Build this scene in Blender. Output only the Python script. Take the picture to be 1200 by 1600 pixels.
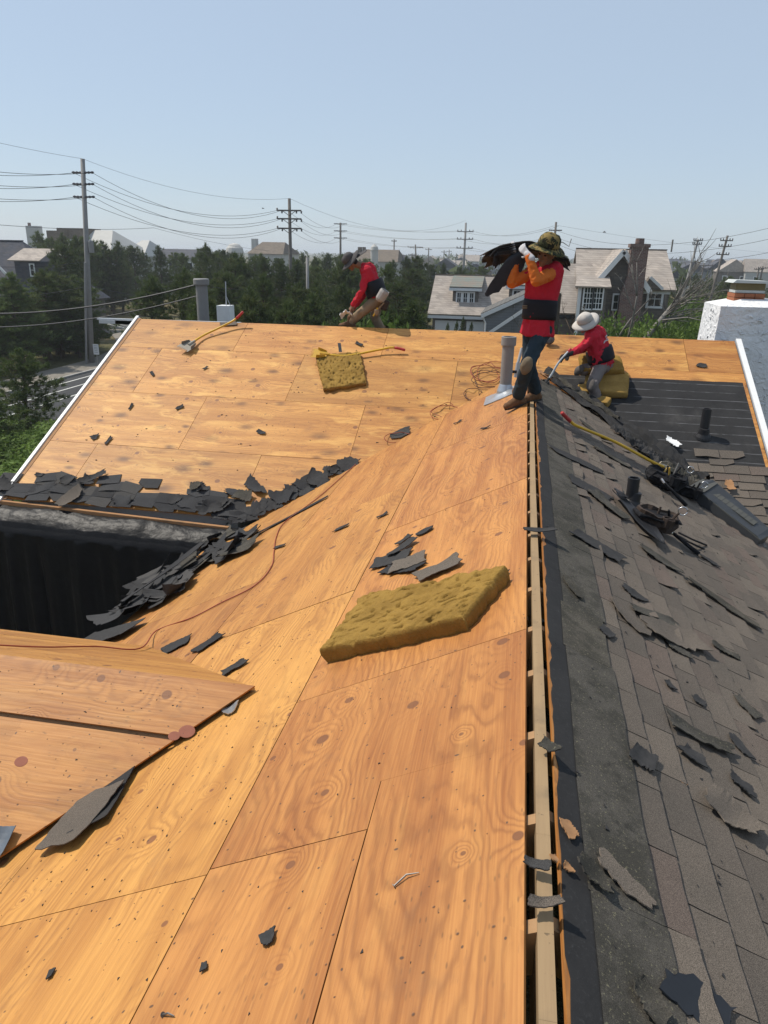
import bpy, bmesh, math, random
import numpy as np
from mathutils import Vector, Matrix, Quaternion, noise as mnoise
random.seed(7)
S = bpy.context.scene
for o in list(bpy.data.objects): bpy.data.objects.remove(o)
COL = S.collection
V = Vector

# ------------------------------------------------------------------ camera
CAM_LOC = V((-0.155, 0.0, 1.57))
CAM_X = V((0.9832, 0.1817, 0.0192)); CAM_DN = V((0.0782, -0.3231, -0.9431)); CAM_F = V((-0.1652, 0.9288, -0.3318))
FOC = 1150.0
cd = bpy.data.cameras.new('camera'); cam = bpy.data.objects.new('camera', cd); COL.objects.link(cam)
mw = Matrix.Identity(4)
for i in range(3):
    mw[i][0] = CAM_X[i]; mw[i][1] = -CAM_DN[i]; mw[i][2] = -CAM_F[i]; mw[i][3] = CAM_LOC[i]
cam.matrix_world = mw
cd.sensor_fit = 'AUTO'; cd.sensor_width = 36.0; cd.lens = 36.0 * FOC / 1600.0
cd.clip_start = 0.05; cd.clip_end = 6000
S.camera = cam
S.render.resolution_x = 768; S.render.resolution_y = 1024

# ------------------------------------------------------------------ sky and sun
TO_SUN = V((-0.536, 0.134, 0.833)).normalized()
W = bpy.data.worlds.new('World'); S.world = W; W.use_nodes = True
wn = W.node_tree; wn.nodes.clear()
sky = wn.nodes.new('ShaderNodeTexSky'); sky.sky_type = 'NISHITA'; sky.sun_disc = False
sky.sun_elevation = math.asin(TO_SUN.z); sky.sun_rotation = math.atan2(TO_SUN.x, TO_SUN.y)
sky.air_density = 1.0; sky.dust_density = 0.6; sky.ozone_density = 2.5; sky.altitude = 0
bg = wn.nodes.new('ShaderNodeBackground'); bg.inputs['Strength'].default_value = 0.145
wo = wn.nodes.new('ShaderNodeOutputWorld')
hzm = wn.nodes.new('ShaderNodeMix'); hzm.data_type = 'RGBA'; hzm.inputs[0].default_value = 0.76   # even summer haze over the whole sky
hzm.inputs[7].default_value = (3.0, 3.6, 4.35, 1)
wn.links.new(sky.outputs[0], hzm.inputs[6]); wn.links.new(hzm.outputs[2], bg.inputs[0]); wn.links.new(bg.outputs[0], wo.inputs[0])
sl = bpy.data.lights.new('sun', 'SUN'); sl.energy = 3.9; sl.angle = math.radians(0.53); sl.color = (1.0, 0.93, 0.82)
sun = bpy.data.objects.new('sun', sl); COL.objects.link(sun)
sun.rotation_euler = TO_SUN.to_track_quat('Z', 'Y').to_euler(); sun.location = TO_SUN * 60
S.view_settings.view_transform = 'Standard'; S.view_settings.look = 'None'
S.view_settings.exposure = 0.15; S.view_settings.gamma = 1.0; S.view_settings.use_curve_mapping = False

S.cycles.max_bounces = 6; S.cycles.diffuse_bounces = 3; S.cycles.glossy_bounces = 2; S.cycles.caustics_reflective = False; S.cycles.caustics_refractive = False
# ------------------------------------------------------------------ helpers: survey of the place (photo point -> place in the world)
def ray(x, y): return CAM_X * ((x - 600) / FOC) + CAM_DN * ((y - 800) / FOC) + CAM_F
def at(x, y, D):
    r = ray(x, y); return CAM_LOC + r * ((D - CAM_LOC.y) / r.y)
def hit(x, y, o, n):
    r = ray(x, y); return CAM_LOC + r * ((o - CAM_LOC).dot(n) / r.dot(n))
CS, SN = 0.894427, 0.447214
class Frame:
    def __init__(s, o, u, v, n): s.o, s.u, s.v, s.n = V(o), V(u), V(v), V(n)
    def P(s, a, b, c=0.0): return s.o + s.u * a + s.v * b + s.n * c
    def px(s, x, y, c=0.0):
        p = hit(x, y, s.o + s.n * c, s.n) - s.o
        return p.dot(s.u), p.dot(s.v)
    def pw(s, x, y, c=0.0): return hit(x, y, s.o + s.n * c, s.n)
YR, ZR = 12.27, 0.41
GZ = -6.5
LEFT = Frame((0, 0, 0), (0, 1, 0), (-CS, 0, -SN), (-SN, 0, CS))
RIGHT = Frame((0, 0, 0), (0, 1, 0), (CS, 0, -SN), (SN, 0, CS))
FAR = Frame((0, YR, ZR), (1, 0, 0), (0, -CS, -SN), (0, -SN, CS))
BACK = Frame((0, YR, ZR), (1, 0, 0), (0, CS, -SN), (0, SN, CS))
GNEAR = Frame((0, 3.31, -0.71), (1, 0, 0), (0, -CS, -SN), (0, -SN, CS))
GFAR = Frame((0, 3.31, -0.71), (1, 0, 0), (0, CS, -SN), (0, SN, CS))
GROUND = Frame((0, 0, GZ), (1, 0, 0), (0, 1, 0), (0, 0, 1))
Y0 = 11.45

# ------------------------------------------------------------------ helpers: objects
def link(o, parent=None):
    COL.objects.link(o)
    if parent is not None: o.parent = parent
    return o
def tag(o, label=None, cat=None, group=None, kind=None):
    if label: o['label'] = label
    if cat: o['category'] = cat
    if group: o['group'] = group
    if kind: o['kind'] = kind
    return o
def empty(name, loc=(0, 0, 0), label=None, cat=None, group=None):
    o = bpy.data.objects.new(name, None); o.empty_display_size = 0.1; o.location = loc; COL.objects.link(o)
    return tag(o, label, cat, group)
def setparent(o, parent):
    """parent keeps world placement (parents are never rotated or scaled when this is used)"""
    o.parent = parent
    if parent is not None: o.location = o.location - wloc(parent)
def wloc(o):
    l = o.location.copy()
    while o.parent is not None:
        o = o.parent; l = l + o.location
    return l
class MB:
    def __init__(s): s.v = []; s.f = []; s.m = []; s.uv = []; s.cm = 0
    def add(s, vs, fs, uvs=None):
        b = len(s.v); s.v += [V(p) for p in vs]
        for i, f in enumerate(fs):
            s.f.append([b + k for k in f]); s.m.append(s.cm)
            s.uv.append(uvs[i] if uvs else None)
        return s
    def box(s, c, size, x=None, y=None, z=None):
        c = V(c); x = V(x) if x is not None else V((1, 0, 0)); y = V(y) if y is not None else V((0, 1, 0)); z = V(z) if z is not None else x.cross(y)
        hx, hy, hz = size[0] / 2, size[1] / 2, size[2] / 2
        vs = [c + x * (hx * i) + y * (hy * j) + z * (hz * k) for i in (-1, 1) for j in (-1, 1) for k in (-1, 1)]
        return s.add(vs, [(0, 1, 3, 2), (4, 6, 7, 5), (0, 4, 5, 1), (2, 3, 7, 6), (0, 2, 6, 4), (1, 5, 7, 3)])
    def bbox(s, p0, p1):
        p0 = V(p0); p1 = V(p1); return s.box((p0 + p1) / 2, [abs(p1[i] - p0[i]) for i in range(3)])
    def bar(s, a, b, w, h, up=(0, 0, 1)):
        a = V(a); b = V(b); d = (b - a); L = d.length; d.normalize()
        sd = d.cross(V(up))
        if sd.length < 1e-4: sd = d.cross(V((1, 0, 0)))
        sd.normalize(); u = sd.cross(d)
        return s.box((a + b) / 2, (L, w, h), d, sd, u)
    def prism(s, pts, off):
        """pts: polygon (list of Vector), extruded by vector off"""
        n = len(pts); off = V(off); vs = [V(p) for p in pts] + [V(p) + off for p in pts]
        fs = [list(range(n))[::-1], list(range(n, 2 * n))] + [(i, (i + 1) % n, n + (i + 1) % n, n + i) for i in range(n)]
        return s.add(vs, fs)
    def tube(s, path, rad, n=8, cap=True):
        path = [V(p) for p in path]
        if not hasattr(rad, '__len__'): rad = [rad] * len(path)
        vs = []; fs = []; prev = None
        for i, p in enumerate(path):
            d = path[min(i + 1, len(path) - 1)] - path[max(i - 1, 0)]
            if d.length < 1e-9: d = V((0, 0, 1))
            d.normalize()
            if prev is None:
                a = d.cross(V((0, 0, 1)));
                if a.length < 1e-3: a = d.cross(V((1, 0, 0)))
            else: a = prev - d * prev.dot(d)
            a.normalize(); prev = a; b = d.cross(a)
            for k in range(n):
                t = 2 * math.pi * k / n; vs.append(p + (a * math.cos(t) + b * math.sin(t)) * rad[i])
        for i in range(len(path) - 1):
            for k in range(n):
                fs.append((i * n + k, i * n + (k + 1) % n, (i + 1) * n + (k + 1) % n, (i + 1) * n + k))
        if cap:
            fs.append(list(range(n))[::-1]); fs.append([(len(path) - 1) * n + k for k in range(n)])
        return s.add(vs, fs)
    def lathe(s, o, prof, ax=(0, 0, 1), n=16, sx=1.0, sy=1.0):
        """prof: list of (radius, height) along ax"""
        ax = V(ax).normalized(); a = ax.cross(V((0, 1, 0)))
        if a.length < 1e-3: a = ax.cross(V((1, 0, 0)))
        a.normalize(); b = ax.cross(a); vs = []; fs = []
        for r, h in prof:
            for k in range(n):
                t = 2 * math.pi * k / n; vs.append(V(o) + ax * h + a * (r * sx * math.cos(t)) + b * (r * sy * math.sin(t)))
        for i in range(len(prof) - 1):
            for k in range(n): fs.append((i * n + k, i * n + (k + 1) % n, (i + 1) * n + (k + 1) % n, (i + 1) * n + k))
        fs.append(list(range(n))[::-1]); fs.append([(len(prof) - 1) * n + k for k in range(n)])
        return s.add(vs, fs)
    def grid(s, fn, nu, nv):
        vs = [fn(i / nu, j / nv) for j in range(nv + 1) for i in range(nu + 1)]
        fs = [(j * (nu + 1) + i, j * (nu + 1) + i + 1, (j + 1) * (nu + 1) + i + 1, (j + 1) * (nu + 1) + i) for j in range(nv) for i in range(nu)]
        return s.add(vs, fs)
    def mesh(s, name, mats, org=(0, 0, 0), smooth=False):
        me = bpy.data.meshes.new(name); org = V(org)
        me.from_pydata([tuple(p - org) for p in s.v], [], s.f)
        mats = mats if isinstance(mats, (list, tuple)) else [mats]
        for m in mats: me.materials.append(m)
        if any(s.m): me.polygons.foreach_set('material_index', s.m)
        if any(u is not None for u in s.uv):
            l = me.uv_layers.new(name='UVMap'); k = 0
            for f, u in zip(s.f, s.uv):
                for q in range(len(f)):
                    l.data[k].uv = u[q] if u else (0, 0); k += 1
        if smooth: me.polygons.foreach_set('use_smooth', [True] * len(me.polygons))
        me.update(); return me
    def build(s, name, mats, parent=None, org=None, smooth=False, fix=True):
        """one mesh object; org = world place of its origin"""
        if org is None: org = wloc(parent) if parent is not None else V((0, 0, 0))
        me = s.mesh(name, mats, org, smooth)
        if fix:
            bm = bmesh.new(); bm.from_mesh(me); bmesh.ops.recalc_face_normals(bm, faces=bm.faces); bm.to_mesh(me); bm.free()
        o = bpy.data.objects.new(name, me); COL.objects.link(o); o.location = org
        if parent is not None: setparent(o, parent)
        return o
def clip(poly, a, b, c):
    """keep a*x+b*y<=c"""
    out = []
    for i in range(len(poly)):
        p, q = poly[i], poly[(i + 1) % len(poly)]; fp = a * p[0] + b * p[1] - c; fq = a * q[0] + b * q[1] - c
        if fp <= 0: out.append(p)
        if (fp < 0 < fq) or (fq < 0 < fp):
            t = fp / (fp - fq); out.append((p[0] + (q[0] - p[0]) * t, p[1] + (q[1] - p[1]) * t))
    return out
def fbm(p, o=3):
    s = 0; a = 1
    for i in range(o): s += a * mnoise.noise(V(p) * (2 ** i)); a *= .5
    return s

# ------------------------------------------------------------------ helpers: materials
class NT:
    def __init__(s, name, rough=0.8, spec=0.3):
        s.mat = bpy.data.materials.new(name); s.mat.use_nodes = True; s.t = s.mat.node_tree; s.t.nodes.clear()
        s.out = s.t.nodes.new('ShaderNodeOutputMaterial'); s.b = s.t.nodes.new('ShaderNodeBsdfPrincipled')
        s.t.links.new(s.b.outputs[0], s.out.inputs[0])
        s.b.inputs['Roughness'].default_value = rough; s.b.inputs['Specular IOR Level'].default_value = spec
    def n(s, ty, ins=None, **pr):
        nd = s.t.nodes.new(ty)
        for k, v in pr.items(): setattr(nd, k, v)
        for k, v in (ins or {}).items(): s.set(nd.inputs[k], v)
        return nd
    def set(s, sock, v):
        if isinstance(v, bpy.types.NodeSocket): s.t.links.new(v, sock)
        elif hasattr(v, '__len__') and len(v) == 3 and sock.type == 'RGBA': sock.default_value = (*v, 1)
        else: sock.default_value = v
    def m(s, op, a, b=0.0, c=0.0, clamp=False):
        nd = s.n('ShaderNodeMath', {0: a, 1: b, 2: c}, operation=op); nd.use_clamp = clamp; return nd.outputs[0]
    def mix(s, f, a, b, blend='MIX'):
        nd = s.n('ShaderNodeMix', data_type='RGBA', blend_type=blend)
        s.set(nd.inputs['Factor'], f)
        ia = [i for i in nd.inputs if i.name == 'A' and i.type == 'RGBA'][0]; ib = [i for i in nd.inputs if i.name == 'B' and i.type == 'RGBA'][0]
        s.set(ia, a); s.set(ib, b); return [o for o in nd.outputs if o.type == 'RGBA'][0]
    def ss(s, x, lo, hi):
        return s.n('ShaderNodeMapRange', {'Value': x, 'From Min': lo, 'From Max': hi}, interpolation_type='SMOOTHSTEP').outputs[0]
    def noise(s, vec, scale, detail=2.0, rough=0.5, dist=0.0):
        nd = s.n('ShaderNodeTexNoise', {'Scale': scale, 'Detail': detail, 'Roughness': rough, 'Distortion': dist})
        if vec is not None: s.set(nd.inputs['Vector'], vec)
        return nd.outputs[0]
    def vor2(s, vec, scale):
        nd = s.n('ShaderNodeTexVoronoi', {'Vector': vec, 'Scale': scale}, voronoi_dimensions='2D')
        sp = s.n('ShaderNodeSeparateColor', {0: nd.outputs['Color']}); return nd.outputs['Distance'], sp.outputs[0], sp.outputs[1], sp.outputs[2]
    def comb(s, x, y, z=0.0): return s.n('ShaderNodeCombineXYZ', {0: x, 1: y, 2: z}).outputs[0]
    def sep(s, v): return s.n('ShaderNodeSeparateXYZ', {0: v}).outputs
    def obj(s): return s.n('ShaderNodeTexCoord').outputs['Object']
    def pos(s): return s.n('ShaderNodeNewGeometry').outputs['Position']
    def rnd(s): return s.n('ShaderNodeObjectInfo').outputs['Random']
    def isl(s): return s.n('ShaderNodeNewGeometry').outputs['Random Per Island']
    def col(s, c): s.set(s.b.inputs['Base Color'], c)
    def bump(s, h, st=0.3, dist=0.01):
        nd = s.n('ShaderNodeBump', {'Strength': st, 'Distance': dist, 'Height': h}); s.t.links.new(nd.outputs[0], s.b.inputs['Normal'])
MATS = {}
def plain(name, c, rough=0.7, spec=0.3, var=0.18, scale=9.0, metal=0.0, bump=0.0, rnd=0.0):
    """a real-world colour with soft wear, stains and a little relief"""
    if name in MATS: return MATS[name]
    t = NT(name, rough, spec); p = t.obj()
    a = t.noise(p, scale, 4, .6); b = t.noise(p, scale * 6, 2, .6)
    f = t.m('ADD', t.m('MULTIPLY', t.m('SUBTRACT', a, .5), 2 * var), t.m('MULTIPLY', t.m('SUBTRACT', b, .5), var))
    f = t.m('ADD', f, 1.0)
    if rnd: f = t.m('ADD', f, t.m('MULTIPLY', t.m('SUBTRACT', t.rnd(), .5), rnd))
    t.col(t.mix(1.0, c, t.comb(f, f, f), 'MULTIPLY'))
    t.b.inputs['Metallic'].default_value = metal
    if bump: t.bump(b, bump, .01)
    MATS[name] = t.mat; return t.mat
def make_plywood():
    t = NT('plywood', .55, .35)
    uv = t.n('ShaderNodeUVMap', uv_map='UVMap').outputs[0]; u, v, _ = t.sep(uv)
    oc = t.n('ShaderNodeSeparateColor', {0: t.n('ShaderNodeObjectInfo').outputs['Color']})
    tone, warm, sd = oc.outputs[0], oc.outputs[1], oc.outputs[2]
    so = t.m('MULTIPLY', sd, 61.0)
    u2 = t.m('ADD', u, so); v2 = t.m('ADD', v, t.m('MULTIPLY', sd, 23.0))
    P2 = t.comb(u2, v2)
    low = t.noise(t.comb(t.m('MULTIPLY', u2, .30), v2, so), 2.2, 1.5, .5)
    mid = t.noise(t.comb(t.m('MULTIPLY', u2, .28), v2, so), 9.0, 3, .55)
    dk, kr, kg, kb = t.vor2(P2, 2.5)
    d = t.m('MULTIPLY', dk, 1 / 2.5); keep = t.m('GREATER_THAN', kr, .25)
    rad = t.m('ADD', .008, t.m('MULTIPLY', t.m('MULTIPLY', kg, kg), .026))
    q = t.m('DIVIDE', d, t.m('MULTIPLY', rad, 4.2))
    bumpk = t.m('MULTIPLY', t.m('POWER', 2.718, t.m('MULTIPLY', t.m('MULTIPLY', q, q), -1.0)), keep)
    Hh = t.m('ADD', t.m('ADD', t.m('MULTIPLY', v2, 18.0), t.m('MULTIPLY', low, 16.0)), t.m('ADD', t.m('MULTIPLY', bumpk, 3.2), t.m('MULTIPLY', mid, 3.0)))
    w = t.m('ADD', t.m('MULTIPLY', t.m('SINE', t.m('MULTIPLY', Hh, 6.283)), .5), .5)
    w = t.m('ADD', t.m('MULTIPLY', t.m('POWER', w, 2.0), .78), t.m('MULTIPLY', t.m('POWER', t.m('FRACT', Hh), 4.0), .22))
    mod = t.ss(t.noise(t.comb(t.m('MULTIPLY', u2, .4), v2, so), 3.1, 2), .30, .66)
    w = t.m('MULTIPLY', w, t.m('ADD', .22, t.m('MULTIPLY', mod, .78)))
    fine = t.noise(t.comb(t.m('MULTIPLY', u2, 2.0), t.m('MULTIPLY', v2, 130.0), so), 1.0, 4, .65)
    wide = t.noise(t.comb(t.m('MULTIPLY', u2, .35), t.m('MULTIPLY', v2, 3.5), so), 1.6, 3, .6)
    fleck = t.ss(t.noise(t.comb(t.m('MULTIPLY', u2, 14.0), t.m('MULTIPLY', v2, 90.0), so), 1.0, 2, .5), .62, .72)
    lightc = t.mix(warm, (.57, .292, .070), (.55, .245, .066)); darkc = t.mix(warm, (.38, .172, .038), (.335, .122, .031))
    c = t.mix(t.m('ADD', t.m('MULTIPLY', t.ss(fine, .25, .75), .50), t.m('MULTIPLY', t.ss(wide, .38, .66), .62)), lightc, darkc)
    c = t.mix(t.m('MULTIPLY', w, .66), c, t.mix(warm, (.235, .098, .024), (.19, .062, .017)))
    c = t.mix(t.m('MULTIPLY', fleck, .30), c, (.26, .11, .04))
    # knots
    kin = t.m('MULTIPLY', t.ss(d, t.m('MULTIPLY', rad, 1.12), t.m('MULTIPLY', rad, .9)), keep)
    ring = t.m('MULTIPLY', t.m('ADD', t.m('MULTIPLY', t.m('SINE', t.m('MULTIPLY', d, 1500.0)), .5), .5), .3)
    c = t.mix(t.m('MULTIPLY', kin, .9), c, t.mix(ring, (.20, .078, .030), (.12, .042, .018)))
    rim = t.m('MULTIPLY', t.m('MULTIPLY', t.ss(d, t.m('MULTIPLY', rad, .75), t.m('MULTIPLY', rad, 1.0)), t.ss(d, t.m('MULTIPLY', rad, 1.35), t.m('MULTIPLY', rad, 1.0))), keep)
    c = t.mix(t.m('MULTIPLY', rim, .45), c, (.12, .045, .02))
    # nail holes, tar specks, scuffs
    d2, r2, g2, _ = t.vor2(t.comb(u2, t.m('ADD', v2, t.m('MULTIPLY', fine, .01))), 10.0)
    hole = t.m('MULTIPLY', t.ss(d2, t.m('ADD', .022, t.m('MULTIPLY', g2, .05)), .015), t.m('GREATER_THAN', r2, .55))
    c = t.mix(t.m('MULTIPLY', hole, .85), c, (.035, .022, .018))
    d3, r3, g3, _ = t.vor2(t.comb(t.m('MULTIPLY', u2, .33), v2), 38.0)
    zone = t.ss(t.noise(P2, 1.3, 3, .6), .46, .64)
    sc = t.m('MULTIPLY', t.m('MULTIPLY', t.ss(d3, .17, .06), t.m('GREATER_THAN', r3, .62)), zone)
    c = t.mix(t.m('MULTIPLY', sc, .62), c, (.09, .048, .022))
    stain = t.ss(t.noise(P2, 2.6, 4, .65, .4), .58, .78)
    c = t.mix(t.m('MULTIPLY', stain, .55), c, (.23, .105, .042))
    bl = t.n('ShaderNodeObjectInfo').outputs['Alpha']
    d4, r4, g4, _ = t.vor2(t.comb(t.m('MULTIPLY', u2, .55), t.m('ADD', v2, t.m('MULTIPLY', mid, .08))), 2.6)
    blo = t.m('MULTIPLY', t.m('MULTIPLY', t.ss(d4, t.m('ADD', .12, t.m('MULTIPLY', g4, .20)), .02), t.m('GREATER_THAN', r4, .25)), bl)
    c = t.mix(t.m('MULTIPLY', blo, .85), c, (.15, .062, .018))
    pale = t.m('MULTIPLY', t.ss(t.noise(t.comb(t.m('MULTIPLY', u2, .6), t.m('MULTIPLY', v2, 2.0), so), 3.0, 4, .65, .5), .5, .72), bl)
    c = t.mix(t.m('MULTIPLY', pale, .6), c, (.68, .385, .105))
    nu = t.m('MULTIPLY', t.m('ABSOLUTE', t.m('SUBTRACT', t.m('FRACT', t.m('ADD', t.m('MULTIPLY', u, 1 / .4064), t.m('MULTIPLY', mid, .02))), .5)), .4064)
    nv = t.m('MULTIPLY', t.m('ABSOLUTE', t.m('SUBTRACT', t.m('FRACT', t.m('ADD', t.m('MULTIPLY', v, 1 / .155), t.m('MULTIPLY', low, 3.0))), .5)), .155)
    nl = t.ss(t.m('SQRT', t.m('ADD', t.m('MULTIPLY', nu, nu), t.m('MULTIPLY', nv, nv))), .0062, .0035)
    c = t.mix(t.m('MULTIPLY', nl, .8), c, (.05, .035, .028))
    tn = t.m('ADD', .36, t.m('MULTIPLY', tone, 1.0))
    c = t.mix(1.0, c, t.comb(tn, tn, tn), 'MULTIPLY')
    t.col(c)
    t.set(t.b.inputs['Roughness'], t.m('ADD', .46, t.m('MULTIPLY', fine, .25)))
    t.bump(t.m('SUBTRACT', t.m('SUBTRACT', t.m('MULTIPLY', fine, .35), t.m('MULTIPLY', w, .35)), hole), .35, .004)
    MATS['ply'] = t.mat
def make_shingle(name, c1, c2, c3, moss=0.0, spot=1.0):
    t = NT(name, .92, .18); p = t.pos()
    r = t.m('FRACT', t.m('ADD', t.m('MULTIPLY', t.rnd(), 7.3), t.m('MULTIPLY', t.isl(), 5.7)))
    g = t.noise(p, 420.0, 2, .7); g2 = t.noise(p, 130.0, 3, .7); big = t.noise(p, 2.3, 4, .6)
    c = t.mix(t.ss(r, .1, .9), c1, c2)
    c = t.mix(t.m('MULTIPLY', t.ss(t.m('FRACT', t.m('MULTIPLY', r, 3.7)), .72, .95), .7), c, c3)
    c = t.mix(t.m('MULTIPLY', t.ss(big, .45, .75), .35), c, (.075, .068, .058))
    lum = t.m('ADD', .30, t.m('ADD', t.m('MULTIPLY', t.ss(g, .36, .66), .95 * spot), t.m('MULTIPLY', g2, .5)))
    c = t.mix(1.0, c, t.comb(lum, lum, lum), 'MULTIPLY')
    if moss:
        c = t.mix(t.m('MULTIPLY', t.ss(t.noise(p, 6.0, 4, .65), .40, .62), moss), c, (.028, .027, .022))
        c = t.mix(t.m('MULTIPLY', t.ss(t.noise(p, 110.0, 3, .7), .58, .70), .6), c, (.26, .24, .15)); c = t.mix(t.m('MULTIPLY', t.ss(t.noise(p, 11.0, 5, .7, .6), .55, .7), .5), c, (.012, .013, .012))
    t.col(c); t.bump(g, .5, .004); MATS[name] = t.mat
def make_felt(name, stripes):
    t = NT(name, .85, .12); p = t.pos(); x, y, z = t.sep(p)
    a = t.noise(p, 3.0, 4, .6); b = t.noise(p, 60.0, 3, .7)
    c = t.mix(a, (.016, .016, .017), (.045, .044, .044)); c = t.mix(t.m('MULTIPLY', t.ss(b, .55, .8), .3), c, (.10, .10, .10))
    if stripes:
        s = t.m('FRACT', t.m('ADD', t.m('MULTIPLY', y, 1 / .165), t.m('MULTIPLY', t.noise(p, 2.0, 2), .05)))
        ln = t.m('MULTIPLY', t.ss(s, .9, .94), t.ss(t.noise(t.comb(t.m('MULTIPLY', x, 2.0), t.m('MULTIPLY', y, 9.0), 0.0), 2.0, 3, .7), .35, .6))
        c = t.mix(t.m('MULTIPLY', ln, .42), c, (.21, .21, .22))
        d = t.ss(t.noise(p, 1.7, 4, .7), .5, .75); c = t.mix(t.m('MULTIPLY', d, .35), c, (.11, .105, .10))
    t.col(c); t.bump(t.m('ADD', a, t.m('MULTIPLY', b, .15)), .5, .02); MATS[name] = t.mat
def make_foam(name, c1, c2):
    t = NT(name, .95, .1); p = t.obj()
    a = t.noise(p, 5.0, 5, .7); b = t.noise(p, 90.0, 4, .7)
    c = t.mix(t.ss(a, .3, .7), c1, c2); c = t.mix(t.m('MULTIPLY', t.ss(b, .5, .75), .45), c, (.10, .065, .018))
    t.col(c); t.bump(b, .8, .012); MATS[name] = t.mat
def make_lumber(name, c1, c2, ax=1):
    t = NT(name, .75, .25); p = t.pos(); x, y, z = t.sep(p)
    q = t.comb(t.m('MULTIPLY', x, 40.0), t.m('MULTIPLY', y, 2.0 if ax == 1 else 40.0), t.m('MULTIPLY', z, 40.0 if ax != 2 else 2.0))
    if ax == 0: q = t.comb(t.m('MULTIPLY', x, 2.0), t.m('MULTIPLY', y, 40.0), t.m('MULTIPLY', z, 40.0))
    f = t.noise(q, 1.0, 4, .65); a = t.noise(p, 4.0, 4, .6)
    c = t.mix(f, c1, c2); c = t.mix(t.m('MULTIPLY', t.ss(a, .5, .75), .55), c, (.11, .085, .06))
    c = t.mix(t.m('MULTIPLY', t.ss(t.noise(p, 55.0, 2), .68, .76), .6), c, (.05, .04, .03))
    t.col(c); t.bump(f, .3, .004); MATS[name] = t.mat
make_plywood()
make_shingle('shingle', (.150, .124, .100), (.112, .094, .078), (.140, .104, .086))
make_shingle('shingle_moss', (.088, .080, .068), (.064, .058, .050), (.10, .088, .07), .6, .9)
make_shingle('shingle_dark', (.060, .060, .062), (.038, .038, .040), (.085, .080, .075), 0, .7)
make_felt('felt', True); make_felt('felt_plain', False)
make_foam('foam', (.33, .200, .050), (.23, .136, .034)); make_foam('foam_pale', (.40, .25, .075), (.27, .165, .048))
make_lumber('ridge_lumber', (.36, .25, .135), (.25, .165, .09)); make_lumber('rafter_lumber', (.40, .25, .13), (.30, .17, .08), 0)
make_lumber('fascia_wood', (.40, .22, .10), (.28, .14, .065), 0)
# ------------------------------------------------------------------ the house being re-roofed
white_trim = plain('white_trim', (.74, .74, .73), .45, .4, .10)
grey_trim = plain('grey_trim', (.42, .44, .46), .5, .4, .12)
stucco_wall = plain('stucco_wall', (.55, .53, .50), .9, .2, .10, bump=.3)
metal = plain('galvanised_metal', (.46, .48, .50), .38, .5, .2, 14, metal=.8)
pvc = plain('grey_pvc', (.235, .225, .215), .6, .35, .12)
black_plastic = plain('black_plastic', (.018, .018, .020), .5, .4, .2)
HOUSE = empty('house', (0, 9, GZ), 'foreground house with its roof stripped to orange plywood decking', 'house')
def fmat(fr, a, b, c=0.0, rot=0.0):
    x = fr.u.copy(); y = fr.v.copy(); n = fr.n
    if x.cross(y).dot(n) < 0: x = -x
    m = Matrix.Identity(4); cr, sr = math.cos(rot), math.sin(rot); xx = x * cr + y * sr; yy = y * cr - x * sr; p = fr.P(a, b, c)
    for i in range(3): m[i][0] = xx[i]; m[i][1] = yy[i]; m[i][2] = n[i]; m[i][3] = p[i]
    return m
def place(o, m, parent=None):
    if parent is not None:
        m = m.copy(); l = wloc(parent)
        for i in range(3): m[i][3] -= l[i]
        o.parent = parent
    o.matrix_basis = m
_seed = [0.11]
def sheet(fr, poly, parent, tone=.5, warm=.5, lift=0.0, th=.013, name='plywood_sheet', blot=0.0):
    if len(poly) < 3: return
    cx = sum(p[0] for p in poly) / len(poly); cy = sum(p[1] for p in poly) / len(poly)
    mb = MB(); n = len(poly); rot = random.uniform(-.0012, .0012); dz = random.uniform(-.0012, .0012)
    q = [(cx + (p[0] - cx) - (p[1] - cy) * rot, cy + (p[1] - cy) + (p[0] - cx) * rot) for p in poly]
    top = [fr.P(a, b, lift + dz) for a, b in q]; bot = [fr.P(a, b, lift + dz - th) for a, b in q]
    fs = [list(range(n)), list(range(n, 2 * n))[::-1]] + [(i, n + i, n + (i + 1) % n, (i + 1) % n) for i in range(n)]
    uvs = [list(q), list(q)[::-1]] + [[q[i], (q[i][0], q[i][1] + .05), (q[(i + 1) % n][0], q[(i + 1) % n][1] + .05), q[(i + 1) % n]] for i in range(n)]
    mb.add(top + bot, fs, uvs)
    o = mb.build(name, MATS['ply'], parent, org=fr.P(cx, cy, lift))
    _seed[0] = (_seed[0] + .3819) % 1.0
    o.color = (tone, warm, _seed[0], blot); return o
def rows(fr, parent, bands, joints, amin, amax, tones, lift=0.0, clips=(), gap=.006, blot=.22):
    for r, (b0, b1) in enumerate(bands):
        js = [amin] + sorted(j for j in joints[r] if amin < j < amax) + [amax]
        for k in range(len(js) - 1):
            poly = [(js[k] + gap / 2, b0 + gap / 2), (js[k + 1] - gap / 2, b0 + gap / 2), (js[k + 1] - gap / 2, b1 - gap / 2), (js[k] + gap / 2, b1 - gap / 2)]
            for c in clips: poly = clip(poly, *c)
            if fr is LEFT and r == 0 and k == 1: continue      # the nearest bay is pieced together below
            tn, wm = tones(r, k); sheet(fr, poly, parent, tn, wm, lift, blot=blot * rng.uniform(.7, 1.2))
def slab(name, fr, poly, lift, th, mat, parent):
    mb = MB(); mb.prism([fr.P(a, b, lift) for a, b in poly], fr.n * -th); return mb.build(name, mat, parent)
rafter_m = MATS['rafter_lumber']
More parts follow.
